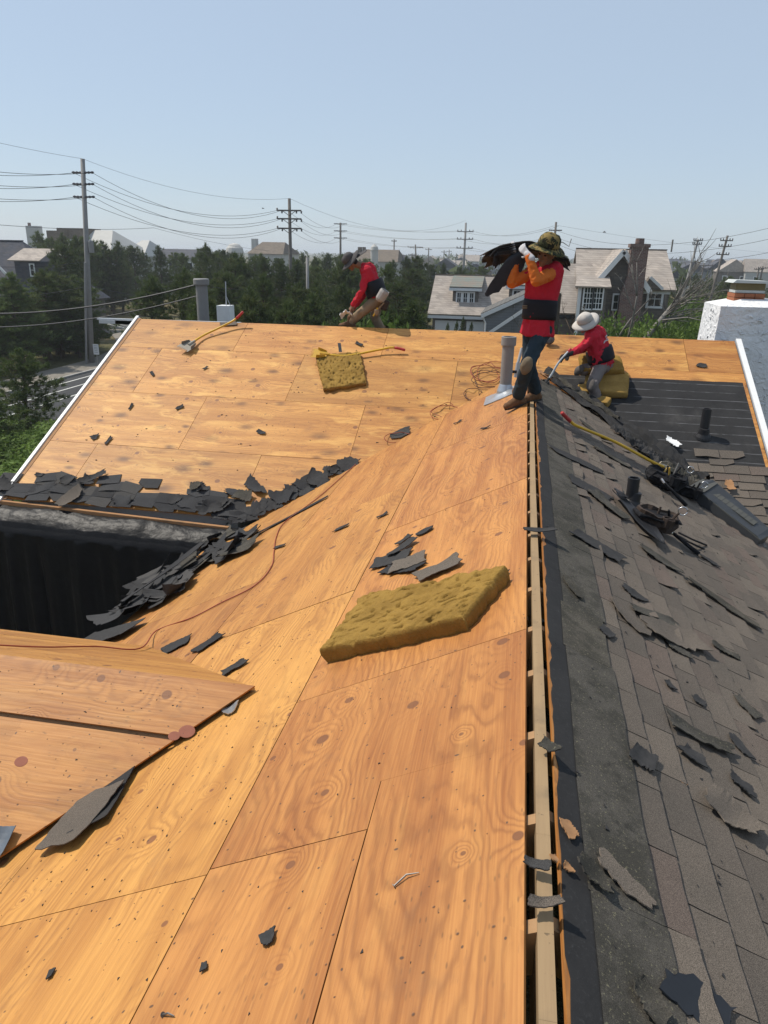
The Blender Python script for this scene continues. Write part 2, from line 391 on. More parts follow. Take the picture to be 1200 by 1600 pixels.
# slopes: a thin batten layer carries the sheets, felt and shingles
YM0 = -1.6
left_slope = slab('left_roof_slope', LEFT, [(YM0, .12), (Y0 - .1, .12), (7.7, 4.19), (YM0, 4.19)], -.016, .006, rafter_m, HOUSE)
right_slope = slab('right_roof_slope', RIGHT, [(YM0, .14), (Y0 - .1, .14), (7.35, 4.6), (YM0, 4.6)], -.016, .006, rafter_m, HOUSE)
far_slope = slab('far_roof_slope', FAR, [(-6.7, .1), (3.04, .1), (3.04, 4.5), (-6.7, 4.5)], -.016, .006, rafter_m, HOUSE)
back_slope = slab('back_roof_slope', BACK, [(-6.7, .06), (3.04, .06), (3.04, 4.6), (-6.7, 4.6)], -.001, .014, MATS['felt_plain'], HOUSE)
gable_slope = slab('side_gable_slope', GNEAR, [(-6.0, .1), (-1.6, .1), (-3.4, 2.1), (-6.0, 2.1)], -.005, .008, rafter_m, HOUSE)
gable_back = slab('side_gable_back_slope', GFAR, [(-6.0, .1), (-1.6, .1), (-3.0, 1.62), (-6.0, 1.62)], -.005, .008, rafter_m, HOUSE)
rng = random.Random(3)
TL = {(0, 1): (.56, .98), (0, 2): (.66, .85), (0, 3): (.60, .95), (0, 4): (.54, .95), (1, 1): (.70, .30), (1, 2): (.72, .18), (1, 3): (.62, .45), (1, 4): (.58, .75)}
rows(LEFT, left_slope, [(.034, 1.252), (1.252, 2.472), (2.472, 3.69), (3.69, 4.19)],
     [[.59, 3.03, 5.47, 7.91, 10.35], [-.51, 1.93, 4.37, 6.81, 9.25], [.59, 3.03, 5.47, 7.91], [-.51, 1.93, 4.37, 6.81]], YM0, 11.4,
     lambda r, k: TL.get((r, k), (rng.uniform(.45, .62), rng.uniform(.2, .7))), clips=[(1, CS, Y0 - .01)])
_keep = _seed[0]
for poly, same in (([(.593, .037), (2.2, .037), (2.2, .598), (.593, .598)], True), ([(1.956, 1.249), (3.027, 1.249), (3.027, .037), (2.2012, .037), (2.2012, .602), (1.956, .602)], True), ([(.593, .603), (1.951, .603), (1.951, 1.249), (.593, 1.249)], False)):
    if same: _seed[0] = _keep
    o = sheet(LEFT, poly, left_slope, .56 if same else .60, .98 if same else .88, blot=.2)
rows(FAR, far_slope, [(.012, .87), (.87, 2.09), (2.09, 3.31), (3.31, 4.5)],
     [[-4.75, -2.31, .13, 2.3], [-5.97, -3.53, -1.09, 1.35], [-4.75, -2.31, .13], [-5.97, -3.53, -1.09]], -6.72, 3.05,
     lambda r, k: (rng.uniform(.56, .78), rng.uniform(.25, .6) + (.35 if k > 3 else 0)), blot=.95)
rows(GNEAR, gable_slope, [(-.02, .33), (.35, 1.22), (1.22, 2.1)], [[-3.9], [-4.4], [-4.0]], -6.0, -1.42,
     lambda r, k: (rng.uniform(.58, .64), .85), lift=.02, clips=[(1, CS, -1.46)], gap=.008)
rows(GFAR, gable_back, [(.006, 1.22), (1.22, 1.62)], [[-3.86], [-4.4]], -6.0, -1.42,
     lambda r, k: (rng.uniform(.55, .62), .3), lift=.012, clips=[(1, CS, -1.44)])
rows(RIGHT, right_slope, [(.067, 1.28), (1.28, 2.5)], [[1.2, 3.64, 6.1, 8.5], [2.4, 4.9, 7.3]], YM0, 11.3,
     lambda r, k: (.5, .9), clips=[(1, CS, Y0 - .02)])
plug_m = plain('wood_plug', (.25, .085, .05), .7, .3, .2, 30)
for px, py, sx in ((33, 1190, 1.0), (292, 1143, 1.25), (272, 1150, .9)):
    p = GNEAR.pw(px, py, .0205); MB().lathe(p, [(.036 * sx, -.001), (.036 * sx, .0012), (.030 * sx, .0016)], ax=GNEAR.n, n=18, sx=1.0, sy=.8).build('wood_plug', plug_m, gable_slope)
# ridge board and rafters showing in the slot
mb = MB()
pth = [V((.0155 + .004 * math.sin(y * .9), y, -.13)) for y in np.linspace(YM0, 11.3, 24)]
for i in range(23):
    mb.bar(pth[i], pth[i + 1] + V((0, .0005, 0)), .040, .235)
mb.build('ridge_board', MATS['ridge_lumber'], HOUSE)
k = 0
y = YM0 + .2
while y < 11.0:
    for fr, sb, off in ((LEFT, .006, 0.0), (RIGHT, .046, .05)):
        mb = MB(); ya = y + off + rng.uniform(-.02, .02); L = 3.9 if ya < 7 else max(.4, min(3.9, (11.3 - ya) / CS))
        mb.bar(fr.P(ya, sb, -.016 - .07), fr.P(ya, L, -.016 - .07 - .003), .042, .13, fr.n); mb.build('rafter', rafter_m, HOUSE)
    y += .4064
# right slope: bared felt strip, old capped band, shingle courses
def ribbon(fr, a0, a1, b0f, b1f, lift, th, nseg):
    mb = MB(); A = [a0 + (a1 - a0) * i / nseg for i in range(nseg + 1)]
    vs = [fr.P(a, b0f(a), lift) for a in A] + [fr.P(a, b1f(a), lift) for a in A] + [fr.P(a, b0f(a), lift - th) for a in A] + [fr.P(a, b1f(a), lift - th) for a in A]
    n = nseg + 1; fs = []
    for i in range(nseg): fs += [(i, i + 1, n + i + 1, n + i), (2 * n + i, 3 * n + i, 3 * n + i + 1, 2 * n + i + 1), (i, 2 * n + i, 2 * n + i + 1, i + 1), (n + i, n + i + 1, 3 * n + i + 1, 3 * n + i)]
    fs += [(0, n, 3 * n, 2 * n), (n - 1, 3 * n - 1, 4 * n - 1, 2 * n - 1)]
    return mb.add(vs, fs)
def rag(a, f, amp, off): return amp * fbm((a * f, off, 0), 4)
mb = ribbon(RIGHT, YM0, 10.6, lambda a: .074 + max(0, rag(a, 3.0, .03, 1)) + max(0, rag(a, 14, .02, 5)), lambda a: min(4.5, (11.3 - a) / CS), .0025, .003, 220)
mb.build('bared_felt', MATS['felt_plain'], right_slope)
mb = ribbon(FAR, .2, 3.0, lambda a: 1.10 + rag(a, 3, .012, 2) , lambda a: 4.4, .003, .003, 60)
mb.build('felt_underlayment', MATS['felt'], far_slope)
def shingle_mesh(kind, L, D, mat, rg):
    """tab lying in x (along the course), y (down the slope); front edge a little proud"""
    mb = MB(); nx = 5; th = .005
    def edge(i):
        x = -L / 2 + L * i / nx; yb = D + rg.uniform(-.003, .003); zz = .017
        if kind == 'chip' and i >= nx - 1: yb -= .05 + .04 * (i - nx + 1)
        if kind == 'chip2' and i <= 1: yb -= .03 + .03 * (1 - i)
        if kind == 'curl': zz += .022 * (i / nx) ** 2 + .004
        if kind == 'lift': zz += .016 * math.sin(math.pi * i / nx)
        return x, yb, zz + rg.uniform(-.001, .0015)
    e = [edge(i) for i in range(nx + 1)]
    top = [(x, 0, .004) for x, _, _ in e] + [(x, yb * .55, .004 + (z - .004) * .42) for x, yb, z in e] + [(x, yb, z) for x, yb, z in e]
    bot = [(x, y, z - th) for x, y, z in top]; n = nx + 1; N = 3 * n; fs = []
    for r in (0, 1):
        for i in range(nx): q = r * n + i; fs += [(q, q + 1, q + n + 1, q + n), (N + q, N + q + n, N + q + n + 1, N + q + 1)]
    for i in range(nx): fs += [(2 * n + i, 2 * n + i + 1, N + 2 * n + i + 1, N + 2 * n + i)]
    for r in (0, 1): fs += [(r * n, r * n + n, N + r * n + n, N + r * n), (r * n + nx, N + r * n + nx, N + r * n + n + nx, r * n + n + nx)]
    mb.add(top + bot, fs); return mb
rg = random.Random(12)
def family(mat, L, D, name='shingle'): return [shingle_mesh(k, L, D, mat, rg) for k in ('flat', 'flat', 'flat', 'flat', 'flat', 'chip', 'chip2', 'curl', 'lift', 'flat')]
TAB, EXP = .305, .142
fam = family(None, TAB - .006, EXP + .03); fam_me = [m.mesh('shingle', MATS['shingle'], smooth=False) for m in fam]
moss_me = [shingle_mesh(k, .46, .235, None, rg).mesh('shingle', MATS['shingle_moss']) for k in ('flat', 'flat', 'flat', 'flat')]
spots = []
ncourse = int((4.4 - .355) / EXP)
for c in range(ncourse):
    b0 = .355 + c * EXP; off = (c % 2) * TAB / 2 + rg.uniform(-.015, .015) + (c // 2 % 3) * .09
    amax = Y0 - CS * b0 - .35
    a = YM0 + 2.2 + off
    while a < amax:
        x = b0 * CS
        if x < .42 * a + 1.0:
            spots.append((a, b0 - .03, rg.choice(range(10)) if rg.random() < .30 else rg.choice((0, 1, 2, 3, 4)), rg.uniform(-.012, .012)))
        a += TAB
def cover(p):
    w = RIGHT.P(p[0], p[1] + .08); d = w - CAM_LOC; z = d.dot(CAM_F)
    ix = 600 + FOC * d.dot(CAM_X) / max(z, .05); iy = 800 + FOC * d.dot(CAM_DN) / max(z, .05)
    return (1 / z if z > .2 and -40 < ix < 1250 and iy < 1700 else .0001)
spots.sort(key=lambda p: -cover(p))
def skip(a, b): return False
NIND = 230
for a, b, k, r in spots[:NIND]:
    o = bpy.data.objects.new('shingle', fam_me[k]); COL.objects.link(o); place(o, fmat(RIGHT, a, b, rg.uniform(0, .0012), r), right_slope)
mb = MB()
for a, b, k, r in spots[NIND:]:
    M4 = fmat(RIGHT, a, b, rg.uniform(0, .0012), r); mb.add([M4 @ v for v in fam[k].v], fam[k].f)
tag(mb.build('distant_shingles', MATS['shingle'], right_slope), kind='stuff')
a = -.4
while a < 10.6:
    o = bpy.data.objects.new('shingle', moss_me[rg.choice((0, 0, 1, 1, 2, 3))]); COL.objects.link(o)
    place(o, fmat(RIGHT, a, .165 + rg.uniform(-.012, .012), .002, rg.uniform(-.02, .02)), right_slope); a += .455
# far slope: shingles still on at lower right and a torn fringe along the left eave
dark_fam = family(None, .30, .19); dark_me = [m.mesh('shingle', MATS['shingle_dark']) for m in dark_fam]
mb = MB()
for c in range(14):
    b0 = 2.62 + c * EXP; a = 2.05 - c * .02 + rg.uniform(0, .2) + (.25 if c < 2 else 0)
    while a < 3.0 - (.25 if c < 2 else 0):
        M4 = fmat(FAR, a, b0, .003, rg.uniform(-.03, .03)); q = rg.choice(fam); mb.add([M4 @ v for v in q.v], q.f); a += TAB
tag(mb.build('remaining_shingles', MATS['shingle'], far_slope), kind='stuff')
for c, (b0, d0, d1) in enumerate(((4.33, -6.9, -3.3), (4.20, -6.95, -3.45), (4.06, -6.9, -3.7), (3.95, -6.5, -4.3))):
    a = d0 + rg.uniform(0, .15)
    while a < d1:
        if c < 2 or (c == 2 and rg.random() < .72) or (c == 3 and rg.random() < .28):
            o = bpy.data.objects.new('shingle', dark_me[rg.choice(range(10))]); COL.objects.link(o)
            place(o, fmat(FAR, a, b0 + rg.uniform(-.03, .03), .004 + .006 * (3 - c), rg.uniform(-.32, .32) * (1 if c > 1 else .4)), far_slope)
        a += .30
# trims
mb = MB(); mb.bar(FAR.P(-6.80, -.05, -.06), FAR.P(-6.80, 4.62, -.06), .045, .17, FAR.n); mb.build('rake_board', white_trim, HOUSE)
mb = MB(); mb.bar(FAR.P(-6.745, .0, .003), FAR.P(-6.745, 4.52, .003), .055, .006, FAR.n); mb.build('drip_edge', MATS['fascia_wood'], HOUSE)
mb = MB(); mb.bar(FAR.P(-6.83, 4.62, -.04), FAR.P(-6.83, 4.78, -.03), .10, .10, FAR.n); mb.build('gutter_end', white_trim, HOUSE)
mb = MB(); mb.bar(FAR.P(3.105, -.02, -.05), FAR.P(3.105, 4.4, -.05), .075, .15, FAR.n); mb.build('rake_board', white_trim, HOUSE)
mb = MB(); mb.bar(FAR.P(3.058, .0, .004), FAR.P(3.058, 4.3, .004), .012, .012, FAR.n); mb.build('drip_edge', metal, HOUSE)
mb = MB(); mb.bar((-7.55, YR + .02, ZR - .035), (-4.9, YR + .02, ZR - .02), .09, .03); mb.bar((-7.5, YR - .04, ZR - .075), (-6.8, YR - .04, ZR - .075), .02, .06)
mb.build('ridge_trim', grey_trim, HOUSE)
mb = MB(); mb.box((-6.98, YR + .01, ZR - .07), (.42, .12, .07)); mb.build('trim_cap', grey_trim, HOUSE)
mb = MB(); mb.bar((-6.9, 8.20, -1.645), (-3.55, 8.08, -1.70), .05, .05); mb.build('fascia_board', MATS['fascia_wood'], HOUSE)
# walls under the roofs
def wall(p0, p1): mb = MB(); mb.bbox(p0, p1); mb.build('wall', stucco_wall, HOUSE)
wall((-3.55, YM0 + .2, GZ), (-3.4, 8.1, -1.85)); wall((3.75, YM0 + .2, GZ), (3.9, 7.6, -2.05))
wall((-6.62, 8.4, GZ), (-3.55, 8.55, -1.66)); wall((-6.62, 8.55, GZ), (-6.47, 16.0, -1.7)); wall((2.85, 7.7, GZ), (3.0, 16.0, -1.7)); wall((-6.47, 15.85, GZ), (2.85, 16.0, -1.75))
wall((-6.0, 4.5, GZ), (-3.55, 4.62, -1.45)); wall((-6.0, 1.6, GZ), (-3.55, 1.72, -1.7)); wall((-6.1, 1.72, GZ), (-6.0, 4.5, -1.3))
for xx in (-6.55, 2.925):
    mb = MB(); mb.prism([V((xx - .07, 8.55, -1.70)), V((xx - .07, 15.9, -1.70)), V((xx - .07, YR, ZR - .06))], (.14, 0, 0)); mb.build('gable_wall', stucco_wall, HOUSE)
# pipes through the roof
pb = LEFT.pw(789, 614)
vp = MB().lathe(pb + V((0, 0, -.1)), [(.078, 0), (.078, .72), (.095, .721), (.097, .735), (.097, .83), (.092, .835), (.075, .835), (.07, .80)], n=24).build('vent_pipe', pvc, HOUSE, org=pb, smooth=False)
def flash(s, t):
    a, b = LEFT.px(789, 614); x = (s - .5) * .62 ; yv = (t - .5) * .52
    r = math.hypot(x, yv); return LEFT.P(a + x - .06, b + yv + .02, .008 + .035 * math.exp(-((r - .09) / .05) ** 2) + .03 * max(0, t - .75) + .006 * fbm((s * 4, t * 4, 3)))
mb = MB().grid(flash, 16, 14); mb.build('flashing', metal, vp, smooth=True)
MB().lathe(pb + V((0, 0, -.02)), [(.115, 0), (.11, .05), (.084, .13), (.080, .14)], n=24).build('pipe_collar', metal, vp)
for nm, fr, px, r, h in (('felt_vent_pipe', FAR, (1098, 683), .058, .38), ('slope_vent_pipe', RIGHT, (985, 790), .050, .25)):
    p = fr.pw(*px)
    o = MB().lathe(p + V((0, 0, -.06)), [(r, 0), (r, h + .06), (r * .8, h + .06), (r * .78, h * .6)], n=20).build('vent_pipe', black_plastic, HOUSE, org=p)
    MB().lathe(p, [(r * 1.9, -.01), (r * 1.7, .02), (r * 1.25, .06), (r * 1.02, .13)], ax=fr.n * .5 + V((0, 0, .5)), n=20).build('rubber_boot', black_plastic, o)
# flue behind the far ridge
fb = at(318, 500, 14.2); ft = at(316, 437, 14.2)
fl = MB().lathe((fb.x, fb.y, -1.2), [(.115, 0), (.115, ft.z + 1.1)], n=20).build('flue', pvc, HOUSE, org=(fb.x, fb.y, -1.2))
MB().lathe((fb.x, fb.y, ft.z - .1), [(.15, 0), (.155, .02), (.155, .10), (.14, .12)], n=20).build('flue_cap', pvc, fl)
# stuccoed chimney outside the right gable
st = NT('chimney_stucco', .85, .25); p = st.obj()
st.col(st.mix(st.noise(p, 3.0, 4), (.78, .78, .78), (.70, .70, .71))); st.bump(st.m('ADD', st.noise(p, 7.0, 3, .5, 1.2), st.m('MULTIPLY', st.noise(p, 40.0, 2), .2)), .9, .05)
brick_m = plain('flue_brick', (.32, .12, .06), .85, .2, .25, 12)
c0 = at(1113, 482, 13.0); c1 = at(1139, 480, 12.45); xr = 4.55
zt = at(1135, 478, 12.6).z
mb = MB(); base = [V((c0.x, 13.6, -3.2)), V((c0.x, 12.45, -3.2)), V((xr, 12.45, -3.2)), V((xr, 13.6, -3.2))]; xm = (c0.x + xr) / 2
def ring(dx, dy, z): return [V((c0.x - .06 + dx, 13.6, z)), V((c0.x - .06 + dx, 12.45 + dy, z)), V((xr, 12.45 + dy, z)), V((xr, 13.6, z))]
rs = [ring(-.02, -.02, GZ), ring(0, 0, -.6), ring(.06, .01, zt), ring(.42, .32, zt + .10)]
rs[3][2].x = xr - .3; rs[3][3].x = xr - .3; rs[3][0].y -= .3; rs[3][3].y -= .3
vs = [p for r in rs for p in r]; mb.add(vs, [(i * 4 + k, i * 4 + (k + 1) % 4, i * 4 + 4 + (k + 1) % 4, i * 4 + 4 + k) for i in range(3) for k in range(4)] + [(12, 13, 14, 15), (3, 2, 1, 0)])
chim = mb.build('chimney', st.mat, HOUSE, org=(4.0, 13.0, -3.0))
# trowel swirls standing proud of the stucco
rg2 = random.Random(5); mb = MB()
for i in range(95):
    x = rg2.uniform(c0.x + .1, xr); z = rg2.uniform(-1.0, zt - .06); r = rg2.uniform(.03, .055); t0 = rg2.uniform(0, 6.3)
    pts = [V((x + r * math.cos(t0 + q * .5), 12.448, z + r * .8 * math.sin(t0 + q * .5))) for q in range(6)]
    mb.tube(pts, [.003, .008, .010, .010, .008, .003], 5)
for i in range(45):
    yv = rg2.uniform(12.5, 13.5); z = rg2.uniform(-.4, zt - .06); r = rg2.uniform(.03, .05); t0 = rg2.uniform(0, 6.3)
    pts = [V((c0.x - .055 + .045 * (z + .6) / (zt + .6), yv + r * math.cos(t0 + q * .5), z + r * .8 * math.sin(t0 + q * .5))) for q in range(6)]
    mb.tube(pts, [.003, .008, .010, .010, .008, .003], 5)
tag(mb.build('stucco_swirls', st.mat, chim, smooth=True), kind='stuff')
bx = (at(1142, 470, 12.95).x, at(1190, 470, 12.95).x); bz = zt + .09
for cz in range(2):
    nbr = 3
    for i in range(nbr):
        w = (bx[1] - bx[0]) / nbr; MB().bbox((bx[0] + i * w + .004, 12.80, bz + cz * .065 - .03), (bx[0] + (i + 1) * w - .004, 13.25, bz + cz * .065 + .028)).build('brick', brick_m, chim)
capz = bz + .10; zc = at(1165, 442, 12.95).z
cage = plain('cage_mesh', (.16, .13, .06), .6, .3); capm = plain('cap_metal', (.50, .52, .50), .5, .4, .12)
MB().bbox((bx[0] + .01, 12.83, capz), (bx[1] - .01, 13.2, capz + .04)).build('cap_base', capm, chim)
mb = MB()
for i in range(13):
    x = bx[0] + .02 + (bx[1] - bx[0] - .04) * i / 12; mb.bar((x, 12.84, capz + .03), (x, 12.84, zc), .010, .010); mb.bar((x, 13.19, capz + .03), (x, 13.19, zc), .010, .010)
for i in range(9):
    yv = 12.84 + .35 * i / 8
    for x in (bx[0] + .02, bx[1] - .02): mb.bar((x, yv, capz + .03), (x, yv, zc), .008, .008)
for j in range(7):
    z = capz + .05 + (zc - capz - .06) * j / 6
    mb.bar((bx[0] + .02, 12.836, z), (bx[1] - .02, 12.836, z), .008, .014); mb.bar((bx[0] + .02, 13.194, z), (bx[1] - .02, 13.194, z), .008, .014)
    mb.bar((bx[0] + .016, 12.84, z), (bx[0] + .016, 13.19, z), .008, .014); mb.bar((bx[1] - .016, 12.84, z), (bx[1] - .016, 13.19, z), .008, .014)
mb.build('cap_cage', cage, chim)
mb = MB(); xa, xb = bx[0] - .06, bx[1] + .06
mb.prism([V((xa, 12.76, zc)), V((xb, 12.76, zc)), V((xb - .05, 12.76, zc + .035)), V((xa + .05, 12.76, zc + .045))], (0, .52, 0)); mb.build('chimney_cap', capm, chim)
# ------------------------------------------------------------------ black tarp lining the well between the two roofs
tp = NT('tarp', .42, .14); p = tp.pos()
na = tp.noise(p, 9.0, 4, .6); nb = tp.noise(p, 15.0, 4, .55, .8)
tp.col(tp.mix(na, (.006, .006, .007), (.014, .014, .015))); tp.bump(tp.m('ADD', tp.m('MULTIPLY', na, .9), tp.m('MULTIPLY', nb, .6)), .32, .022)
MATS['tarp'] = tp.mat
def tarp_fn(s, t):
    x = -7.6 + s * 4.25
    f = .7 * fbm((x * 2.4, 0, 2), 3) + .35 * fbm((x * 7, t * .6, 5), 2); g = fbm((x * 6, t * 3, 7), 3)
    top_y = 8.17 - (x + 7) * .03; top_z = -1.66 - (x + 7) * .012
    if t < .22:
        q = t / .22; y = top_y - q * .26; z = top_z - q * .05 - .10 * q * q + .012 * g * (.3 + q) + .005 * fbm((x * 14, q * 5, 1), 3) + .012 * math.sin(x * 5 + q * 2)
    elif t < .30:
        q = (t - .22) / .08; y = top_y - .26 - .05 * math.sin(q * 1.57); z = top_z - .18 - .10 * q + .015 * g
    elif t < .80:
        q = (t - .30) / .50; y = top_y - .31 + .12 * f * min(1, q * 3 + .15) + .02 * g - .05 * q; z = top_z - .28 - 2.6 * q
    else:
        q = (t - .80) / .20; y = top_y - .36 - q * 3.0; z = top_z - 2.88 + .04 * g
    if x > -3.75:
        w = min(1, (x + 3.75) / .4); y = y + .05 * w
    return V((x, y, z))
MB().grid(tarp_fn, 120, 90).build('tarp', MATS['tarp'], None, smooth=True)
tag(bpy.data.objects['tarp'], 'black plastic tarp hanging in the well between the two roofs', 'tarp')
# ------------------------------------------------------------------ ground, road
gm = NT('ground_cover', .95, .15); p = gm.pos()
a = gm.noise(p, .08, 5, .6); b = gm.noise(p, 1.1, 5, .7); c = gm.noise(p, 9.0, 3, .7)
cc = gm.mix(gm.ss(a, .35, .65), (.060, .070, .025), (.15, .115, .055)); cc = gm.mix(gm.ss(b, .4, .7), cc, (.035, .045, .016)); cc = gm.mix(gm.m('MULTIPLY', c, .4), cc, (.19, .15, .08))
gm.col(cc); gm.bump(c, .8, .1)
MB().add([(-5000, -800, GZ), (5000, -800, GZ), (5000, 5000, GZ), (-5000, 5000, GZ)], [(0, 1, 2, 3)]).build('ground', gm.mat)['kind'] = 'structure'
asph = plain('asphalt', (.055, .056, .058), .9, .2, .25, 1.5, bump=.2); shoulder = plain('gravel_shoulder', (.22, .20, .17), .95, .15, .3, 2.0, bump=.4)
paint = plain('road_paint', (.62, .62, .58), .7, .3, .15, 3.0); concrete = plain('kerb_concrete', (.33, .32, .30), .85, .2, .15, 3.0)
def bendx(y): return 0.0 if y < 48 else -.02 * (y - 48) ** 2
def strip(name, x0, x1, y0, y1, z, mat, n=60):
    mb = MB(); mb.grid(lambda s, t: V((x0 + (x1 - x0) * s + bendx(y0 + (y1 - y0) * t), y0 + (y1 - y0) * t, z)), 1, n); o = mb.build(name, mat); o['kind'] = 'structure'; return o
road = strip('road', -29.0, -21.6, -60, 110, GZ + .010, asph)
strip('path', -32.0, -29.2, -60, 110, GZ + .05, shoulder)
kb = MB(); ky = list(np.linspace(-60, 110, 50))
for q0, q1 in zip(ky[:-1], ky[1:]): kb.bar((-29.1 + bendx(q0), q0, GZ + .01), (-29.1 + bendx(q1), q1, GZ + .01), .2, .22)
kb.build('kerb', concrete, road)
for nm, x, w in (('road_line', -28.1, .13), ('road_line', -26.75, .12), ('road_line', -25.2, .11)):
    MB().grid(lambda s, t: V((x + w * (s - .5) + bendx(-60 + 170 * t), -60 + 170 * t, GZ + .014)), 1, 60).build(nm, paint, road)

# ------------------------------------------------------------------ vegetation
def leafmat(name, c1, c2, c3):
    t = NT(name, .75, .2); g = t.n('ShaderNodeNewGeometry'); r = g.outputs['Random Per Island']; o = t.rnd(); p = t.obj()
    c = t.mix(r, c1, c2); c = t.mix(t.ss(t.noise(p, 1.1, 3), .45, .75), c, c3)
    f = t.m('ADD', .72, t.m('MULTIPLY', o, .56)); c = t.mix(1.0, c, t.comb(f, f, f), 'MULTIPLY'); t.col(c)
    tr = t.n('ShaderNodeBsdfTranslucent'); t.set(tr.inputs[0], c); mx = t.n('ShaderNodeMixShader', {0: .34, 1: t.b.outputs[0], 2: tr.outputs[0]}); t.t.links.new(mx.outputs[0], t.out.inputs[0])
    MATS[name] = t.mat
leafmat('pine_needles', (.062, .090, .030), (.100, .130, .042), (.115, .125, .045))
leafmat('pine_needles_light', (.075, .115, .035), (.115, .155, .05), (.12, .14, .05))
leafmat('leaves', (.085, .14, .028), (.13, .19, .04), (.065, .10, .025))
leafmat('dry_leaves', (.10, .075, .045), (.13, .07, .045), (.06, .065, .03))
bark = plain('bark', (.085, .065, .048), .95, .15, .3, 5, bump=.6); grey_bark = plain('grey_bark', (.20, .185, .165), .95, .15, .25, 6, bump=.5)
def mesh_np(name, verts, faces, mat):
    me = bpy.data.meshes.new(name); me.from_pydata(verts.tolist(), [], faces.tolist()); me.materials.append(mat); me.update(); return me
def blades(rs, cen, dirs, n, L, Wd, spread, keepup=.25):
    """n thin triangles per tuft, fanned round the tuft's own direction"""
    K = len(cen); c = np.repeat(cen, n, 0); d = np.repeat(dirs, n, 0) + rs.normal(0, spread, (K * n, 3)); d[:, 2] += keepup
    d /= np.linalg.norm(d, axis=1)[:, None]; l = rs.uniform(.6, 1.25, (K * n, 1)) * L
    s = np.cross(d, rs.normal(0, 1, (K * n, 3))); s /= np.linalg.norm(s, axis=1)[:, None]
    c = c + rs.normal(0, .05, c.shape); w = Wd * rs.uniform(.6, 1.3, (K * n, 1))
    v = np.stack([c - s * w, c + s * w, c + d * l], 1).reshape(-1, 3); f = np.arange(K * n * 3).reshape(-1, 3); return v, f
def pine_proto(seed, H=9.0, R=2.7, mat='pine_needles', bare=.25, flat=.0):
    rs = np.random.RandomState(seed); tb = MB(); lean = rs.uniform(-.04, .04, 2)
    def axis(z): return V((lean[0] * z + .12 * math.sin(z * .5 + seed), lean[1] * z + .12 * math.cos(z * .6 + seed), z))
    tb.tube([axis(z) for z in np.linspace(-.3, H * .96, 9)], list(np.linspace(.20, .03, 9)), 7)
    cen = []; dr = []; z = H * bare; a = rs.uniform(0, 6)
    while z < H * .97:
        q = (z / H - bare) / (1 - bare); env = R * ((1 - q) ** (.65 - .3 * flat)) * (.62 + .38 * min(1, q * 4 + .3))
        for w in range(rs.randint(3, 6)):
            a += 2.0 + rs.uniform(-.6, .6); l = env * rs.uniform(.55, 1.18)
            if l < .25: l = .25
            p0 = axis(z); up = rs.uniform(.0, .35)
            pts = [p0 + V((math.cos(a) * l * s, math.sin(a) * l * s, l * (up * s * s + .05 * s))) for s in (0, .35, .7, 1)]
            tb.tube(pts, [.05 * (1 - q) + .018, .03, .02, .01], 4)
            for s in np.arange(.28, 1.02, max(.10, .24 / l)):
                for _ in range(2):
                    pp = p0 + V((math.cos(a) * l * s, math.sin(a) * l * s, l * (up * s * s + .05 * s)))
                    sp = .25 * l * (1.1 - s) + .12; cen.append([pp.x + rs.normal(0, sp), pp.y + rs.normal(0, sp), pp.z + rs.normal(0, .12)])
                    dr.append([math.cos(a) * .5, math.sin(a) * .5, .55])
        z += rs.uniform(.30, .50) * (1 if q < .7 else .75)
    for _ in range(10): t_ = axis(H * .97); cen.append([t_.x + rs.normal(0, .1), t_.y + rs.normal(0, .1), t_.z + rs.uniform(-.3, .3)]); dr.append([0, 0, 1])
    v, f = blades(rs, np.array(cen), np.array(dr), 20, .34, .026, .55); mats = MATS[mat]
    return tb.mesh('trunk', bark, smooth=True), mesh_np('crown', v, f, mats)
def bush_proto(seed, H=3.0, R=1.8, mat='leaves', n=5200, leaf=.11, trunk=True):
    rs = np.random.RandomState(seed); lob = []
    for i in range(16):
        th = rs.uniform(0, 6.28); r = R * .62 * math.sqrt(rs.uniform(0, 1)); zz = H * rs.uniform(.32, .82)
        lob.append((r * math.cos(th), r * math.sin(th), zz, R * rs.uniform(.26, .45)))
    k = rs.randint(0, 16, n); L = np.array(lob)[k]; d = rs.normal(0, 1, (n, 3)); d /= np.linalg.norm(d, axis=1)[:, None]; d[:, 2] *= .9
    c = L[:, :3] + d * L[:, 3:4] * rs.uniform(.55, 1.12, (n, 1)); c[:, 2] = np.maximum(c[:, 2], .05)
    a = rs.normal(0, 1, (n, 3)); a /= np.linalg.norm(a, axis=1)[:, None]; b = np.cross(a, d + rs.normal(0, .5, (n, 3))); b /= np.linalg.norm(b, axis=1)[:, None]
    s = leaf * rs.uniform(.6, 1.3, (n, 1)); v = np.stack([c - a * s, c + b * s * .5, c + a * s, c - b * s * .5], 1).reshape(-1, 3); f = np.arange(n * 4).reshape(-1, 4)
    tb = MB()
    for i in range(6): x, y, z, r = lob[i]; tb.tube([(x * .1, y * .1, -.2), (x * .45, y * .45, z * .5), (x, y, z)], [.09, .05, .02], 5)
    return tb.mesh('trunk', bark, smooth=True), mesh_np('crown', v, f, MATS[mat])
def tree(name, proto, loc, h, h0, label, cat, group=None, rz=0.0, fat=1.0):
    e = empty(name, loc, label, cat, group); k = h / h0; e.scale = (k * fat, k * fat, k); e.rotation_euler = (0, 0, rz)
    for nm, me in zip(('trunk', 'crown'), proto):
        o = bpy.data.objects.new(nm, me); COL.objects.link(o); o.parent = e
    return e
PINES = [pine_proto(1), pine_proto(2, R=2.3), pine_proto(3, R=3.0, flat=.6), pine_proto(4, R=2.5, bare=.12), pine_proto(5, R=3.2, bare=.12, flat=.4)]
